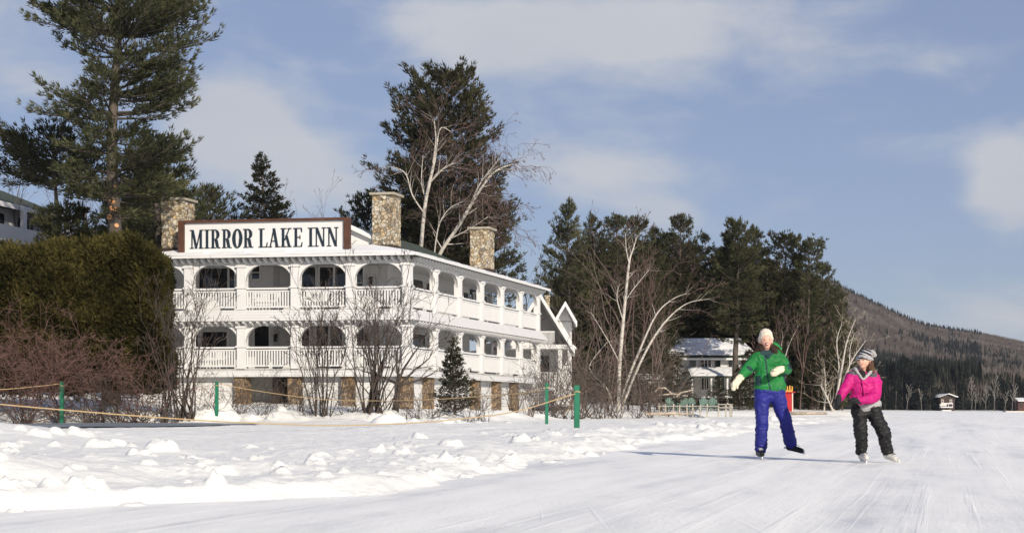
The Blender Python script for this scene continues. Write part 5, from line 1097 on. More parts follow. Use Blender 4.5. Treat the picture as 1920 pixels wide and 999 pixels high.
b = MB(); b.hexa([(at(1192, D), D - .5, zat(715, D)), (at(1246, D), D - .5, zat(715, D)), (at(1240, D), D + 2.5, zat(702, D)), (at(1200, D), D + 2.5, zat(702, D)), (at(1192, D), D - .5, zat(713, D)), (at(1246, D), D - .5, zat(713, D)), (at(1240, D), D + 2.5, zat(699, D)), (at(1200, D), D + 2.5, zat(699, D))])
sr = b.build('roof', M['shingle'], shed)
snow_sheet([(at(1192, D), D - .55, zat(713, D)), (at(1246, D), D - .55, zat(713, D)), (at(1240, D), D + 2.5, zat(699, D)), (at(1200, D), D + 2.5, zat(699, D))], 'roof_snow', sr, 24, 10, .12, 2, tr=T_)
b = MB(); x0, x1 = at(1216, D - 1), at(1240, D - 1); b.box(x0, x1, D - 1, D - .94, zat(717.5, D), zat(716, D))
for i in range(7): c = x0 + i * (x1 - x0) / 6.2; b.box(c - .03, c + .03, D - .99, D - .95, zat(726, D), zat(717.5, D))
b.build('railing', M['cream'], shed)
# adirondack chairs
def adirondack(px, D, rot, lab, m='chair'):
    x = at(px, D); z = max(Hs(x, D) - .05, zat(771, D)); t = thing('adirondack_chair', (x, D, z), lab, 'chair', 'green chairs in a row on the shore'); t.rotation_euler = (0, 0, R(rot))
    def part(nm, bld):
        b = MB(); bld(b); me = bpy.data.meshes.new(nm); me.from_pydata(b.v, [], b.f); me.materials.append(M[m]); o = bpy.data.objects.new(nm, me); C.objects.link(o); o.parent = t
    def seat(b):
        for i in range(5): y = -.28 + i * .12; zz = .42 - i * .035; b.hexa([(-.28, y, zz - .02), (.28, y, zz - .02), (.28, y + .10, zz - .045), (-.28, y + .10, zz - .045), (-.28, y, zz), (.28, y, zz), (.28, y + .10, zz - .025), (-.28, y + .10, zz - .025)])
    def back(b):
        for i in range(5):
            x0 = -.28 + i * .114; h = .98 - .05 * abs(i - 2) ** 1.5; b.hexa([(x0, .24, .28), (x0 + .10, .24, .28), (x0 + .10, .27, .28), (x0, .27, .28), (x0 - .01 * (2 - i), .50, h), (x0 + .10 - .01 * (2 - i), .50, h), (x0 + .10 - .01 * (2 - i), .53, h), (x0 - .01 * (2 - i), .53, h)])
    part('seat', seat); part('backrest', back)
    for s in (-1, 1):
        part('leg', lambda b: b.box(s * .32 - .025, s * .32 + .025, -.32, -.24, 0, .56))
        part('leg', lambda b: b.hexa([(s * .29 - .02, .42, 0), (s * .29 + .02, .42, 0), (s * .29 + .02, .52, .0), (s * .29 - .02, .52, .0), (s * .29 - .02, -.24, .36), (s * .29 + .02, -.24, .36), (s * .29 + .02, -.2, .46), (s * .29 - .02, -.2, .46)]))
        part('armrest', lambda b: b.box(s * .35 - .07, s * .35 + .07, -.36, .36, .56, .585))
adirondack(1259, 98, 12, 'green adirondack chair, leftmost of the row behind the pale rail fence')
adirondack(1284, 98.6, -8, 'green adirondack chair, second from the left behind the pale rail fence')
adirondack(1302, 99, 20, 'green adirondack chair in the middle of the row, turned slightly left')
adirondack(1322, 98, 5, 'green adirondack chair, left one of the close pair at the right of the row')
adirondack(1337, 98.2, -6, 'green adirondack chair, rightmost of the row near the fence end')
# rail fence
fen = thing('rail_fence', (at(1300, 96), 96, .4), 'low pale wooden rail fence in the snow before the green chairs', 'fence')
D = 96
for px in (1236, 1248, 1263, 1274, 1288, 1299, 1313, 1326, 1347, 1361, 1369, 1372):
    b = MB(); x = at(px, D); b.box(x - .045, x + .045, D - .04, D + .04, .2, zat(756.5 + (px % 3), D)); b.build('fence_post', M['fencewood'], fen)
for py in (757.5, 763.5):
    b = MB(); b.box(at(1347, D), at(1374, D), D - .09, D - .052, zat(py + 1, D), zat(py - .6, D)); b.build('rail', M['fencewood'], fen)
b = MB(); b.box(at(1232, D), at(1345, D), D - .09, D - .052, zat(762, D), zat(760.6, D)); b.build('rail', M['fencewood'], fen)
b = MB(); b.tube([(at(1210, 90), 90, .42), (at(1262, 91), 91, .47), (at(1300, 92), 92, .40)], [.10, .09, .06], 7); tag(b.build('fallen_log', M['wood'], None, (at(1250, 91), 91, .4), smooth=True), 'grey fallen log lying along the shore before the pale fence', 'log')
b = MB(); b.tube([(at(1483, 104), 104, .42), (at(1520, 104), 104, .45), (at(1550, 105), 105, .42)], [.12, .12, .09], 7); tag(b.build('fallen_log', M['wood'], None, (at(1515, 104), 104, .4), smooth=True), 'brown log lying on the snow right of the red kiosk', 'log')
# red kiosk
D = 108; kx = at(1472, D); zk = zat(771, D)
ki = thing('red_kiosk', (kx, D, zk), 'small bright red kiosk with a yellow crest on top, beside the woman in green', 'kiosk')
def kb(x0, x1, y0, y1, z0, z1): b = MB(); b.box(kx + x0, kx + x1, D + y0, D + y1, zk + z0, zk + z1); return b
kb(-.62, .62, 0, .8, 0, 1.42).build('body', M['red'], ki); kb(-.74, .76, -.12, .92, 1.42, 1.50).build('roof', M['red'], ki)
kb(.08, .50, -.03, -.003, .12, 1.28).build('door', M['red'], ki, bevel=.008); kb(.52, .60, -.04, -.003, 0, 1.42).build('trim', M['cream'], ki); kb(-.6, -.52, -.04, -.003, 0, 1.42).build('trim', M['cream'], ki)
b = MB(); 
b.box(kx - .55, kx + .62, D + .2, D + .28, zk + 1.50, zk + 1.62)
for i in range(7):
    x = kx - .5 + i * .18; b.hexa([(x - .05, D + .19, zk + 1.60), (x + .05, D + .19, zk + 1.60), (x + .05, D + .29, zk + 1.60), (x - .05, D + .29, zk + 1.60), (x - .035, D + .19, zk + 1.93 + .05 * (i % 2)), (x + .035, D + .19, zk + 1.93 + .05 * (i % 2)), (x + .035, D + .29, zk + 1.93 + .05 * (i % 2)), (x - .035, D + .29, zk + 1.93 + .05 * (i % 2))])
b.build('crest', M['yellow'], ki)
# green posts and yellow ropes
def gpost(px, pt, pb, D, lab, w=.055):
    x = at(px, D); z0 = zat(pb, D); z1 = zat(pt, D); g = Hs(x, D)
    t = thing('rope_post', (x, D, min(z0, g) - .1), lab, 'post', 'green posts of the rope fence')
    b = MB(); b.box(x - w, x + w, D - w, D + w, min(z0, g) - .25, z1); b.build('post', M['post'], t, bevel=.008)
    b = MB(); b.tube([(x + .5 * w * math.cos(a) * 2.4, D + .5 * w * math.sin(a) * 2.4 + 0, z1 - .16 + .01 * math.sin(a * 3)) for a in [k * math.pi / 6 for k in range(13)]], .016, 5); b.build('rope_knot', M['rope'], t)
    return Vector((x, D, z1 - .16))
P1 = gpost(1081.5, 722, 806, 35, 'nearest and largest green post, right of the inn, with yellow rope tied to it', .068)
P2 = gpost(1025, 718, 778, 50, 'green post just left of the nearest one, in front of the thicket')
P3 = gpost(406.5, 715, 779, 58.0, 'thin green post before the many stemmed shrubs at the left of the inn', .065)
P4 = gpost(116, 715, 769, 55.0, 'leftmost green post, standing before the red brown shrubs', .07)
def rope(pts, lab, r=.016):
    P = [Vector((at(a, D), D, zat(b_, D))) for a, b_, D in pts]; out = []
    for i in range(len(P) - 1):
        a, b_, c, e = P[max(i - 1, 0)], P[i], P[i + 1], P[min(i + 2, len(P) - 1)]
        for k in range(10):
            u = k / 10; out.append(.5 * ((2 * b_) + (c - a) * u + (2 * a - 5 * b_ + 4 * c - e) * u * u + (3 * b_ - a - 3 * c + e) * u ** 3))
    out.append(P[-1]); b = MB(); b.tube(out, r, 6); o = b.build('rope', M['rope'], None, tuple(P[len(P) // 2]), smooth=True); tag(o, lab, 'rope'); return o
rope([(1081.5, 737, 35), (1045, 748, 34.4), (975, 769, 33.5), (900, 781, 32.6), (780, 792, 31.4), (640, 797, 30), (480, 793, 28.6), (300, 782.5, 27), (130, 769, 25.6), (0, 757.5, 24.6), (-200, 738, 23)], 'long sagging yellow rope running from the nearest post out of frame at left', .0135)
rope([(1081, 741, 35), (1072, 757, 36), (1062, 771, 37), (1056, 779, 38), (1048, 783, 39)], 'loose end of yellow rope hanging down left of the nearest green post', .014)
rope([(1025, 731, 50), (975, 737, 51), (900, 743, 52.5), (800, 749, 54), (700, 751, 56), (600, 748, 57), (480, 732, 57.8), (406.5, 718, 58)], 'thin far rope strung between two green posts across the front of the inn', .016)
rope([(116, 719, 55), (60, 725, 54), (0, 730, 53), (-120, 735, 51)], 'short yellow rope from the leftmost green post to the left edge', .018)
# far houses
fh = thing('far_house', (at(1780, 447), 447, .3), 'dark brown gabled house with a white balcony on the far shore', 'house')
D = 447
def fb(x0, x1, d0, d1, y0, y1, nm, m): b = MB(); b.box(at(x0, D), at(x1, D), D + d0, D + d1, zat(y1, D), zat(y0, D)); return b.build(nm, M[m], fh)
b = MB(); X0, X1, XM = at(1763, D), at(1790, D), at(1777, D); b.prism([(X0, .1), (X1, .1), (X1, zat(744, D)), (XM, zat(738.5, D)), (X0, zat(744, D))], lambda p, q, t: (p, D + t, q), 0, 8); b.build('wall', M['brownhouse'], fh)
b = MB(); b.hexa([(XM, D - 1, zat(738.3, D)), (X1 + .8, D - 1, zat(744.5, D)), (X1 + .8, D + 9, zat(744.5, D)), (XM, D + 9, zat(738.3, D)), (XM, D - 1, zat(736.8, D)), (X1 + .8, D - 1, zat(743, D)), (X1 + .8, D + 9, zat(743, D)), (XM, D + 9, zat(736.8, D))])
b.hexa([(X0 - .8, D - 1, zat(744.5, D)), (XM, D - 1, zat(738.3, D)), (XM, D + 9, zat(738.3, D)), (X0 - .8, D + 9, zat(744.5, D)), (X0 - .8, D - 1, zat(744, D)), (XM, D - 1, zat(737.6, D)), (XM, D + 9, zat(737.6, D)), (X0 - .8, D + 9, zat(744, D))]); b.build('roof', M['roofsnow'], fh)
fb(1761, 1783, -2, -.01, 762, 764, 'balcony', 'white'); fb(1761, 1783, -2.05, -1.9, 755, 757, 'balcony', 'white'); fb(1762, 1775, -.06, -.01, 757, 762, 'window', 'cream'); fb(1764, 1781, -1.5, -.01, 768, 774, 'lower_wall', 'white')
for x0 in (1765, 1780.5): fo = fb(x0, x0 + 4.5, -.08, -.01, 748.5, 754, 'window', 'cream'); g = MB(); g.box(at(x0 + 1, D), at(x0 + 3.5, D), D - .12, D - .081, zat(753, D), zat(749.5, D)); g.build('pane', M['glass'], fo)
for px in (1761.3, 1768, 1775, 1782.6): fb(px - .3, px + .4, -2.03, -1.92, 757, 762, 'balcony_post', 'white')
fh = thing('far_house', (at(1915, 447), 447, .3), 'red brown house with snowy roof at the right edge of the far shore', 'house')
fb(1909, 1945, 0, 8, 751, 775, 'wall', 'redhouse'); fb(1912, 1916, -.05, -.01, 756, 762, 'window', 'glass')
b = MB(); b.hexa([(at(1907, D), D - 1, zat(752, D)), (at(1947, D), D - 1, zat(752, D)), (at(1947, D), D + 5, zat(746, D)), (at(1912, D), D + 5, zat(746, D)), (at(1907, D), D - 1, zat(750.8, D)), (at(1947, D), D - 1, zat(750.8, D)), (at(1947, D), D + 5, zat(744.8, D)), (at(1912, D), D + 5, zat(744.8, D))]); b.build('roof', M['roofsnow'], fh)
b = MB(); b.box(at(1886, 430), at(1990, 430), 430, 433, .0, .35); tag(b.build('boat_dock', M['cream'], None, (at(1900, 430), 430, 0)), 'snow covered low dock before the red brown house', 'dock')
# ================================================================ the two skaters
def pmat(name, col, rough=.75, weave=0, v=.1): return mat(name, col, rough, v, 9, bump=weave, bscale=60, spec=.2)
M.update(skin=pmat('skin', (0.66, 0.38, 0.28), .5, v=.08), green=mat('green_jacket', (0.012, 0.19, 0.040), .6, .3, 5, bump=.006, bscale=14), teal=pmat('dark_teal_trim', (0.02, 0.05, 0.055)), fur=mat('brown_fur', (0.05, 0.03, 0.02), .9, .5, 40, bump=.02, bscale=60),
         knit=mat('cream_knit', (0.72, 0.65, 0.54), .9, .18, 60, bump=.012, bscale=70), blue=mat('blue_trousers', (0.018, 0.022, 0.21), .6, .25, 4, bump=.008, bscale=9), mitten=mat('cream_mitten', (0.78, 0.68, 0.50), .85, .12, 12, bump=.006, bscale=40),
         boot=pmat('black_boot', (0.015, 0.015, 0.016), .35), bootw=pmat('white_boot', (0.62, 0.60, 0.55), .5), steel=mat('skate_blade', (0.75, 0.76, 0.78), .3), pink=mat('pink_jacket', (0.50, 0.008, 0.17), .6, .2, 5, bump=.007, bscale=12), grey=pmat('grey_trim', (0.10, 0.10, 0.11)),
         fleece=mat('grey_fleece', (0.42, 0.41, 0.41), .95, .25, 30, bump=.012, bscale=60), blackp=mat('black_trousers', (0.010, 0.010, 0.011), .6, .3, 4, bump=.010, bscale=9), glove=pmat('black_glove', (0.02, 0.02, 0.022)), hair=mat('brown_hair', (0.12, 0.055, 0.028), .6, .5, 20, bump=.01, bscale=40, stretch=(1, 1, .2)),
         lip=pmat('lips', (0.45, 0.10, 0.09), .4), teeth=pmat('teeth', (0.8, 0.78, 0.72), .3), eye=pmat('eye_dark', (0.03, 0.02, 0.015), .3), dgreen=mat('hood_green', (0.008, 0.22, 0.04), .6, .2, 5, bump=.006, bscale=14),
         redstripe=pmat('red_piping', (0.5, 0.03, 0.02)))
from mathutils import noise as mnoise
def cloth(name, caps, m, parent, vox=.011, smooth=8, disp=0, dscale=.12, boxes=()):
    """one continuous skin over tapered capsules: (p0, p1, r0, r1[, flattening of the section in depth])"""
    bm = bmesh.new(); o0 = org(parent) if parent is not None else None
    for c in caps:
        p0, p1, r0, r1 = Vector(c[0]), Vector(c[1]), c[2], c[3]; fl = c[4] if len(c) > 4 else 1
        d = p1 - p0; L = d.length; q = d.to_track_quat('Z', 'Y') if L > 1e-5 else Matrix.Identity(3).to_quaternion()
        n, vs = 16, []
        prof = [(-r0 * math.cos(math.pi / 2 * k / 4), r0 * math.sin(math.pi / 2 * k / 4)) for k in range(5)] + [(L + r1 * math.sin(math.pi / 2 * k / 4), r1 * math.cos(math.pi / 2 * k / 4)) for k in range(5)]
        rings = []
        for z, r in prof:
            if r < 1e-4: rings.append([bm.verts.new(q @ Vector((0, 0, z)) + p0)]); continue
            rg_ = []
            for k in range(n):
                a = 2 * math.pi * k / n; v = q @ Vector((math.cos(a) * r, math.sin(a) * r, z)); v.y *= fl if fl != 1 else 1; rg_.append(bm.verts.new(v + p0))
            rings.append(rg_)
        for A, B_ in zip(rings[:-1], rings[1:]):
            for k in range(n):
                k2 = (k + 1) % n
                try:
                    if len(A) == 1: bm.faces.new((A[0], B_[k2], B_[k]))
                    elif len(B_) == 1: bm.faces.new((A[k], A[k2], B_[0]))
                    else: bm.faces.new((A[k], A[k2], B_[k2], B_[k]))
                except ValueError: pass
    bmesh.ops.recalc_face_normals(bm, faces=bm.faces)
    if o0 is not None:
        for v in bm.verts: v.co -= o0
    me = bpy.data.meshes.new(name); bm.to_mesh(me); bm.free()
    o = link(name, me, M[m], parent, o0)
    rm = o.modifiers.new('r', 'REMESH'); rm.mode = 'VOXEL'; rm.voxel_size = vox; rm.use_smooth_shade = True
    if smooth: sm = o.modifiers.new('s', 'SMOOTH'); sm.factor = .5; sm.iterations = smooth
    # bake so that the mesh read from the scene is the real figure
    dg = bpy.context.evaluated_depsgraph_get(); me2 = bpy.data.meshes.new_from_object(o.evaluated_get(dg)); o.modifiers.clear(); o.data = me2
    if not me2.materials: me2.materials.append(M[m])
    if disp:
        n3 = [Vector(n.vector) for n in me2.vertex_normals]; f = 1 / dscale
        for v, n in zip(me2.vertices, n3):
            c = Vector((v.co.x * .75 + v.co.z * .35, v.co.y * .6, v.co.z * 1.25 - v.co.x * .3)) * f
            w = mnoise.noise(c * .6 + Vector((3, 1, 7))); a = 1 - 2 * abs(mnoise.noise(c + Vector((w, w, w)) * .8)); e = 1 - 2 * abs(mnoise.noise(c * 2.3 + Vector((9, 2, w))))
            v.co += n * disp * (.55 * (a ** 3 if a > 0 else 0) + .22 * e + .35 * w - .25)
    for p in me2.polygons: p.use_smooth = True
    return o
def paint(o, m, test, inv):
    '''give faces whose photo-crop position passes the test another cloth material'''
    o.data.materials.append(M[m]); k = len(o.data.materials) - 1; off = org(o)
    for p in o.data.polygons:
        c = p.center + off; zx, zy = inv(c)
        if test(zx, zy, p.normal): p.material_index = k
def skater(D, px0, base_py, sc_, ref, crop):
    """maps a point of the enlarged photo crop (zx, zy) and a depth offset to the scene at distance D"""
    cx0, cy0, zf = crop; k = D / FOC / zf
    x0 = at(px0, D); 
    def P(zx, zy, dy=0.0): return Vector(((zx - ref[0]) * k + x0, D + dy, (ref[1] - zy) * k))
    return P, k
# ---- woman in green -------------------------------------------------------
D1 = 19.75; P, k1 = skater(D1, 1340 + 330 / 3.57, 0, 1, (330, 940), (1340, 600, 3.57))
g = Vector(P(330, 940))
body = cloth('person', [  # head, neck, trunk, arms to the wrists, legs to the ankles: one figure
    (P(343, 138, -.01), P(343, 150, -.02), .088, .084, 1.05), (P(343, 168, -.04), P(344, 184, -.045), .070, .050), (P(343, 160, -.10), P(343, 166, -.118), .011, .016),
    (P(344, 190, 0), P(345, 235, .02), .052, .060), (P(315, 266, .02), P(385, 266, .02), .055, .055), (P(350, 290, .02), P(368, 400, .02), .085, .08), (P(345, 470, 0), P(395, 470, 0), .08, .08),
    (P(285, 262, 0), P(205, 345, -.05), .05, .04), (P(205, 345, -.05), P(150, 400, -.15), .04, .03), (P(410, 262, 0), P(480, 345, -.02), .05, .04), (P(480, 345, -.02), P(425, 345, -.22), .04, .03),
    (P(320, 500, 0), P(312, 680, -.04), .08, .055), (P(312, 680, -.04), P(303, 880, 0), .05, .035), (P(415, 500, 0), P(475, 680, 0), .08, .055), (P(475, 680, 0), P(530, 862, .05), .05, .035)], 'skin', None, .010, 3)
body.name = 'person'
def reorigin(o, p):
    p = Vector(p); 
    for v in o.data.vertices: v.co -= p - Vector(o.location)
    o.location = p; ORG[o.name] = p
reorigin(body, g)
tag(body, 'woman in green jacket, blue snow trousers and cream knitted hat, skating with one arm out', 'person')
pj = body
cloth('jacket', [(P(300, 258, .0), P(405, 250, .0), .10, .10, .95), (P(318, 290, 0), P(400, 290, 0), .135, .14, .9), (P(330, 340, 0), P(398, 340, 0), .13, .13, .9), (P(325, 400, 0), P(410, 400, 0), .125, .13, .95), (P(318, 450, 0), P(420, 450, 0), .115, .12, 1.0), (P(318, 468, 0), P(424, 470, 0), .095, .105, 1.1),
    (P(282, 262, 0), P(262, 290, -.01), .085, .085), (P(272, 275, 0), P(212, 345, -.05), .088, .072), (P(212, 345, -.05), P(172, 385, -.12), .072, .060),
    (P(425, 262, 0), P(448, 290, 0), .09, .088), (P(436, 272, 0), P(475, 345, -.03), .092, .080), (P(475, 345, -.03), P(440, 345, -.20), .078, .060)], 'green', pj, .0085, 5, .018, .085)
jk = [c for c in body.children if c.name.startswith('jacket')][0]; jx = at(1340 + 330 / 3.57, D1)
inv1 = lambda c: ((c.x - jx) / k1 + 330, 940 - c.z / k1)
def teal1(zx, zy, n):
    if n.y < -.2 and abs(zx - np.interp(zy, [235, 300, 400, 500], [322, 334, 346, 366])) < 5.5: return True
    if 318 < zy < 352 and 205 < zx < 248 and (zx - 205) * .9 + 316 < zy + 14 < (zx - 205) * .9 + 350: return True
    if zx > 478 and 305 < zy < 345: return True
    if zx < 302 and 385 < zy < 450 and zx > 270: return True
    if 445 < zx < 480 and 372 < zy < 425 and zx - 445 > (zy - 372) * .35 - 3: return True
    return n.y < .3 and 300 < zx < 385 and zy < 248
paint(jk, 'teal', teal1, inv1)
cloth('collar', [(P(312, 232, .02), P(345, 262, -.12), .035, .022), (P(388, 225, .02), P(350, 262, -.12), .035, .022)], 'teal', pj, .008, 3)
cloth('fur_collar', [(P(305, 212, -.02), P(258, 232, -.02), .062, .032), (P(310, 215, .02), P(290, 235, -.02), .055, .03), (P(385, 205, .0), P(398, 232, -.05), .06, .05), (P(400, 208, .0), P(455, 228, .0), .058, .018), (P(330, 190, .09), P(370, 190, .09), .075, .075)], 'fur', pj, .009, 3, .03, .03)
cloth('hair', [(P(312, 150, .02), P(308, 200, .02), .030, .040), (P(372, 150, .02), P(380, 200, .02), .030, .04), (P(343, 150, .06), P(343, 200, .06), .07, .07)], 'hair', pj, .008, 3, .012, .03)
cloth('hood', [(P(405, 180, .12), P(435, 205, .10), .055, .05, .8), (P(420, 190, .12), P(452, 228, .08), .045, .02)], 'dgreen', pj, .009, 4, .02, .05)
cloth('knitted_hat', [(P(343, 132, .012), P(343, 112, .012), .104, .092, 1.0), (P(343, 110, .01), P(340, 92, .01), .080, .038), (P(308, 140, .01), P(306, 158, .01), .038, .024), (P(377, 140, .01), P(381, 158, .01), .038, .024), (P(343, 140, .05), P(343, 160, .05), .085, .07)], 'knit', pj, .008, 2, .012, .02)
for s in (-1, 1):
    cloth('eye', [(P(343 + s * 15 - 3, 150, -.097), P(343 + s * 15 + 3, 150, -.097), .0055, .0055)], 'eye', pj, .003, 0)
    cloth('eyebrow', [(P(343 + s * 15 - 5, 141, -.094), P(343 + s * 15 + 5, 141.5, -.093), .004, .004)], 'hair', pj, .003, 0)
    cloth('ear', [(P(343 + s * 40, 158, -.01), P(343 + s * 39, 166, -.01), .014, .011)], 'skin', pj, .005, 1)
cloth('mouth', [(P(331, 173, -.106), P(343, 177, -.113), .008, .0155), (P(343, 177, -.113), P(355, 172, -.106), .0155, .008)], 'lip', pj, .004, 1)
cloth('teeth', [(P(335, 173.5, -.119), P(343, 175.5, -.126), .004, .0062), (P(343, 175.5, -.126), P(351, 173, -.119), .0062, .004)], 'teeth', pj, .003, 0)
cloth('cheeks', [(P(326, 164, -.083), P(328, 167, -.083), .016, .012), (P(358, 164, -.083), P(360, 167, -.083), .016, .012)], 'skin', body, .006, 2) if False else None
cloth('snow_trousers', [(P(318, 490, 0), P(420, 488, 0), .105, .11, 1.05), (P(318, 520, 0), P(312, 600, -.02), .112, .098), (P(312, 600, -.02), P(312, 690, -.05), .098, .088), (P(312, 690, -.05), P(310, 800, -.02), .086, .086), (P(310, 800, -.02), P(309, 868, 0), .086, .082),
    (P(418, 520, 0), P(440, 590, 0), .118, .100), (P(440, 590, 0), P(475, 690, 0), .098, .086), (P(475, 690, 0), P(502, 790, .03), .086, .088), (P(502, 790, .03), P(516, 838, .05), .088, .085), (P(340, 520, 0), P(395, 520, 0), .10, .10)], 'blue', pj, .009, 4, .022, .10)
# mittens: cuff, palm and a separate thumb
cloth('mitten', [(P(168, 392, -.13), P(145, 415, -.16), .052, .050), (P(143, 418, -.16), P(118, 448, -.19), .052, .050, 1), (P(118, 450, -.19), P(112, 468, -.2), .044, .036), (P(132, 442, -.22), P(134, 468, -.24), .022, .017)], 'mitten', pj, .008, 4, .012, .05)
cloth('mitten', [(P(432, 342, -.22), P(412, 350, -.26), .046, .050), (P(410, 350, -.26), P(376, 366, -.30), .052, .055), (P(376, 366, -.30), P(362, 372, -.31), .050, .042), (P(392, 346, -.33), P(366, 352, -.36), .020, .017)], 'mitten', pj, .008, 4, .012, .05)
def skate(parent, P, toe, heel, blade0, blade1, hgt, bm_, lace='bootw', ankle=None, wd=.045, blade_w=.006):
    cl_ = [(heel, toe, .045, .038), (ankle, heel, .048, .05), (toe, toe + (toe - heel).normalized() * .02, .038, .030)]
    b_ = cloth('skate', cl_, bm_, parent, .007, 3)
    d = (blade1 - blade0); L = d.length; d.normalize(); up = Vector((0, 0, 1)); up = (up - d * up.dot(d)).normalized(); sd = d.cross(up)
    b = MB(); 
    q = [blade0 - d * .01, blade1 + d * .02]
    pts = []
    for s in (-blade_w, blade_w):
        pts += [q[0] + sd * s + up * .0, q[1] + sd * s + up * .004]
    b.hexa([tuple(q[0] - sd * blade_w), tuple(q[1] - sd * blade_w), tuple(q[1] + sd * blade_w), tuple(q[0] + sd * blade_w), tuple(q[0] - sd * blade_w + up * .028), tuple(q[1] - sd * blade_w + up * .028), tuple(q[1] + sd * blade_w + up * .028), tuple(q[0] + sd * blade_w + up * .028)])
    b.build('blade', M['steel'], b_)
    for f in (.18, .78):
        c = blade0 + d * L * f; b = MB(); w = .012
        b.hexa([tuple(c - d * .03 - sd * w + up * .02), tuple(c + d * .03 - sd * w + up * .02), tuple(c + d * .03 + sd * w + up * .02), tuple(c - d * .03 + sd * w + up * .02), tuple(c - d * .045 - sd * w * 2 + up * hgt), tuple(c + d * .045 - sd * w * 2 + up * hgt), tuple(c + d * .045 + sd * w * 2 + up * hgt), tuple(c - d * .045 + sd * w * 2 + up * hgt)])
        b.build('blade_holder', M['bootw'], b_)
    t0 = ankle * .45 + toe * .55; b = MB()
    for j in range(4):
        f = j / 3; c = ankle * (1 - f) * .8 + toe * (.2 + .8 * f) ; c = ankle.lerp(toe, .2 + .55 * f) + up * .036 ; b.tube([c - sd * .03, c + up * .008, c + sd * .03], .005, 5)
    b.build('laces', M[lace], b_)
    return b_
skate(pj, P, P(300, 905, -.20), P(300, 900, .03), P(300, 936, -.22), P(301, 936, .08), .05, 'boot', ankle=P(302, 868, .02))
skate(pj, P, P(575, 884, -.03), P(505, 862, .05), P(592, 908, -.05), P(478, 872, .07), .05, 'boot', ankle=P(520, 842, .05))
# ---- woman in pink --------------------------------------------------------
D2 = 18.3; P, k2 = skater(D2, 1540 + 350 / 4.1625, 0, 1, (350, 955), (1540, 640, 4.1625)); g = Vector(P(400, 955))
hd = Vector((-.62, -.76, .10)).normalized()      # she looks to her right, slightly up
hc = P(330, 165, -.02); rt_ = Vector((hd.y, -hd.x, 0)).normalized() * -1; upv = Vector((0, 0, 1))
def F(a, b_, c): return hc + rt_ * a + upv * b_ + hd * c          # face frame: right, up, forward
body = cloth('person', [(F(0, .02, 0), F(0, -.005, .012), .082, .078), (F(0, -.035, .028), F(0, -.062, .040), .060, .040), (F(0, -.015, .085), F(0, -.024, .104), .009, .014),
    (P(332, 205, 0), P(335, 255, .02), .048, .055), (P(290, 292, .02), P(380, 296, .02), .05, .05), (P(340, 310, .02), P(350, 430, .02), .08, .08), (P(315, 510, .03), P(395, 515, .03), .07, .07),
    (P(245, 285, 0), P(172, 395, -.05), .045, .038), (P(172, 395, -.05), P(120, 470, -.10), .038, .03), (P(415, 300, 0), P(405, 440, -.08), .045, .04), (P(405, 440, -.08), P(235, 475, -.26), .038, .028),
    (P(300, 540, .02), P(300, 700, -.05), .075, .055), (P(300, 700, -.05), P(315, 875, .03), .05, .035), (P(405, 540, .02), P(490, 715, -.03), .075, .055), (P(490, 715, -.03), P(530, 875, .05), .05, .035)], 'skin', None, .010, 3)
body.name = 'person'; reorigin(body, g)
tag(body, 'woman in bright pink jacket, black trousers and striped pompom hat, skating while looking left', 'person'); pj = body
cloth('jacket', [(P(255, 285, .0), P(400, 292, .0), .085, .085, .95), (P(280, 320, 0), P(395, 325, 0), .115, .12, .9), (P(292, 380, 0), P(392, 385, .0), .115, .115, .95), (P(295, 440, .02), P(395, 440, .02), .11, .11, 1.0), (P(305, 482, .02), P(398, 475, .02), .085, .095, 1.1),
    (P(240, 285, 0), P(172, 390, -.05), .080, .066), (P(172, 390, -.05), P(128, 455, -.09), .064, .052), (P(405, 300, 0), P(425, 340, 0), .088, .084), (P(420, 330, 0), P(405, 435, -.08), .084, .074), (P(405, 440, -.08), P(330, 462, -.19), .074, .062), (P(330, 462, -.19), P(252, 472, -.26), .062, .05)], 'pink', pj, .008, 5, .018, .08)
jk = [c for c in body.children if c.name.startswith('jacket')][0]; jx2 = at(1540 + 350 / 4.1625, D2)
inv2 = lambda c: ((c.x - jx2) / k2 + 350, 955 - c.z / k2)
paint(jk, 'grey', lambda zx, zy, n: n.y < .35 and ((205 < zx < 262 and 240 < zy < 274 and zy < 262 + (zx - 205) * .2) or (362 < zx < 425 and 255 < zy < 288)), inv2)
cloth('fleece_hem', [(P(325, 512, .0), P(412, 500, .02), .096, .098, 1.12)], 'fleece', pj, .008, 3, .012, .03)
cloth('lapel', [(P(258, 225, -.05), P(300, 300, -.12), .020, .016), (P(395, 232, -.05), P(310, 305, -.12), .024, .016), (P(262, 228, .02), P(258, 225, -.05), .03, .022), (P(398, 235, .03), P(392, 235, -.05), .035, .024)], 'fleece', pj, .007, 2, .01, .03)
cloth('undershirt', [(P(312, 262, -.04), P(312, 290, -.10), .05, .03)], 'glove', pj, .008, 2)
cloth('storm_flap', [(P(300, 310, -.118), P(318, 420, -.115), .012, .012), (P(318, 420, -.115), P(325, 500, -.10), .012, .012)], 'pink', pj, .006, 2)
cloth('collar', [(P(300, 235, .06), P(400, 250, .07), .055, .055), (P(395, 215, .05), P(405, 250, .04), .035, .04)], 'fleece', pj, .008, 3, .01, .03)
cloth('hair', [(F(.055, .0, -.03), F(.075, -.10, -.04), .045, .05), (F(.03, 0, -.06), F(.03, -.09, -.07), .06, .065), (F(.075, -.10, -.04), F(.10, -.13, -.04), .045, .03), (F(-.06, .02, -.02), F(-.07, -.07, -.03), .025, .03)], 'hair', pj, .007, 2, .03, .03)
hat = cloth('pompom_hat', [(F(0, .048, -.008), F(.01, .095, -.03), .094, .072), (F(.02, .10, -.05), F(.03, .13, -.09), .06, .03)], 'knit', pj, .007, 2, .008, .02)
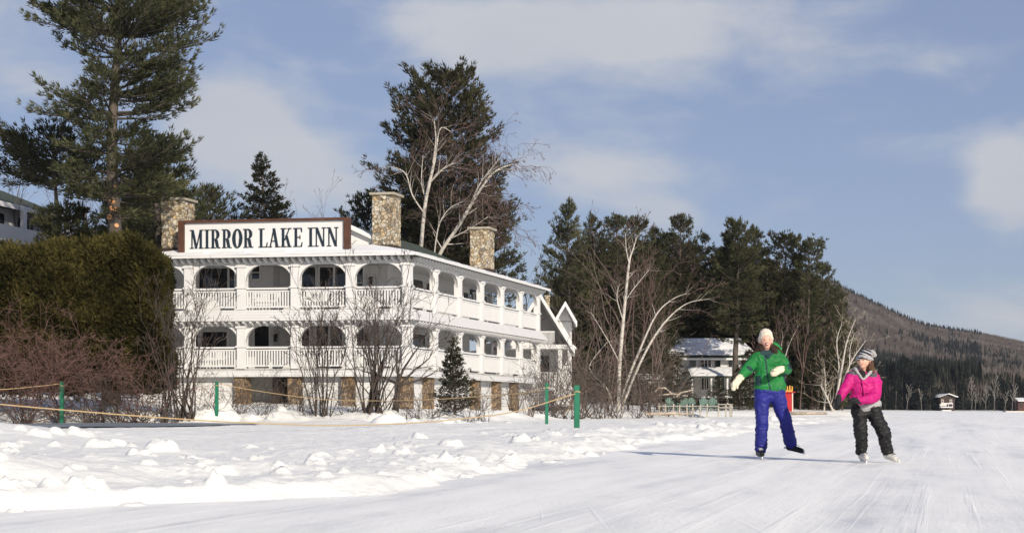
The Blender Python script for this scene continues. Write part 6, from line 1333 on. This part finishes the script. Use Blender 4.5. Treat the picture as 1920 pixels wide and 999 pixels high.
hm = bpy.data.materials.new('striped_knit'); hm.use_nodes = True; t_ = hm.node_tree; p_ = t_.nodes['Principled BSDF']; p_.inputs['Roughness'].default_value = .9
co = nn(t_, 'ShaderNodeTexCoord'); sx = nn(t_, 'ShaderNodeSeparateXYZ', {0: co.outputs['Object']}); w_ = math_(t_, 'ADD', math_(t_, 'MULTIPLY', sx.outputs[2], 22.0), math_(t_, 'MULTIPLY', sx.outputs[0], 9.0))
t_.links.new(ramp(t_, math_(t_, 'FRACT', w_), [(0, (.03, .03, .035)), (.45, (.55, .55, .56)), (.7, (.03, .03, .035))], 'CONSTANT'), p_.inputs['Base Color']); hat.data.materials.clear(); hat.data.materials.append(hm)
bnd = cloth('hat_band', [(F(s * .07, .050, .030), F(s * .02, .056, .062), .024, .026) for s in (-1, 1)] + [(F(-.02, .056, .062), F(.02, .056, .062), .026, .026), (F(.075, .032, .035), F(.088, .03, -.03), .024, .026), (F(-.075, .032, .035), F(-.088, .03, -.03), .024, .026), (F(.088, .03, -.03), F(.05, .028, -.085), .026, .026), (F(-.088, .03, -.03), F(-.05, .028, -.085), .026, .026)], 'fleece', pj, .007, 2, .01, .02)
cloth('pompom', [(F(.05, .115, -.13), F(.055, .10, -.14), .045, .045)], 'fleece', pj, .007, 1, .02, .015)
cloth('pompom', [(F(.03, .06, -.16), F(.06, .02, -.17), .038, .042)], 'glove', pj, .007, 1, .02, .015)
for s in (-1, 1):
    cloth('eye', [(F(s * .030 - .006, .006, .082), F(s * .030 + .006, .006, .082), .0055, .0055)], 'eye', pj, .003, 0)
    cloth('ear', [(F(s * .082, 0, 0), F(s * .08, -.02, 0), .014, .011)], 'skin', pj, .005, 1)
cloth('mouth', [(F(-.022, -.044, .086), F(0, -.050, .098), .005, .009), (F(0, -.05, .098), F(.022, -.044, .086), .009, .005)], 'lip', pj, .004, 1)
cloth('teeth', [(F(-.016, -.043, .093), F(0, -.046, .104), .003, .005), (F(0, -.046, .104), F(.016, -.043, .093), .005, .003)], 'teeth', pj, .003, 0)
cloth('trousers', [(P(300, 520, .02), P(408, 525, .02), .095, .10, 1.05), (P(300, 550, .02), P(300, 620, 0), .102, .092), (P(300, 620, 0), P(302, 700, -.04), .092, .086), (P(302, 700, -.04), P(316, 790, 0), .088, .078), (P(316, 790, 0), P(312, 855, .02), .078, .072),
    (P(408, 555, .02), P(440, 630, 0), .106, .092), (P(440, 630, 0), P(486, 720, -.03), .092, .086), (P(486, 720, -.03), P(502, 800, .02), .088, .076), (P(502, 800, .02), P(520, 860, .04), .078, .074), (P(325, 550, .02), P(385, 550, .02), .09, .09)], 'blackp', pj, .0085, 4, .026, .085)
def glove(base, tip, r, parent, up_, curl=.5, th=1):
    d = (tip - base).normalized(); L = (tip - base).length; s = d.cross(up_).normalized(); n_ = s.cross(d)
    caps = [(base - d * .04, base, .042, .040), (base, base + d * .045, .040, .040)]
    for i, (o_, l_) in enumerate(((-.030, .036), (-.010, .044), (.010, .042), (.029, .032))):
        a = base + d * .06 + s * o_; b1 = a + d * l_ - n_ * .010 * curl; b2 = b1 + d * l_ * (1 - curl) - n_ * l_ * curl; caps += [(a, b1, .0125, .0115), (b1, b2, .0115, .0095)]
    a = base + d * .01 + s * .034 * th; b1 = a + d * .03 + s * .026 * th - n_ * .01; caps += [(a, b1, .015, .0125), (b1, b1 + d * .028 - n_ * .012, .0125, .0105)]
    cloth('glove', caps, 'glove', parent, .005, 1)
glove(P(118, 468, -.11), P(100, 540, -.12), .04, pj, Vector((0, -1, 0)), .6)
glove(P(235, 474, -.28), P(175, 462, -.33), .04, pj, Vector((0, -.3, 1)), .7, -1)
skate(pj, P, P(318, 910, -.20), P(322, 905, .02), P(320, 951, -.21), P(322, 951, .08), .052, 'bootw', 'boot', ankle=P(322, 872, .03))
skate(pj, P, P(565, 925, -.07), P(522, 895, .06), P(585, 951, -.11), P(520, 928, .08), .05, 'bootw', 'boot', ankle=P(532, 868, .05))
# ================================================================ air
hz = MB(); hz.box(-900, 900, -60, 1800, -1.2, 175)
hzm = bpy.data.materials.new('haze'); hzm.use_nodes = True; ht = hzm.node_tree; ht.nodes.clear()
pv = nn(ht, 'ShaderNodeVolumePrincipled', {'Color': (0.80, 0.86, 0.95, 1), 'Density': 0.00010, 'Anisotropy': 0.2})
nn(ht, 'ShaderNodeOutputMaterial', {'Volume': pv.outputs[0]})
tag(hz.build('haze', hzm), kind='stuff')
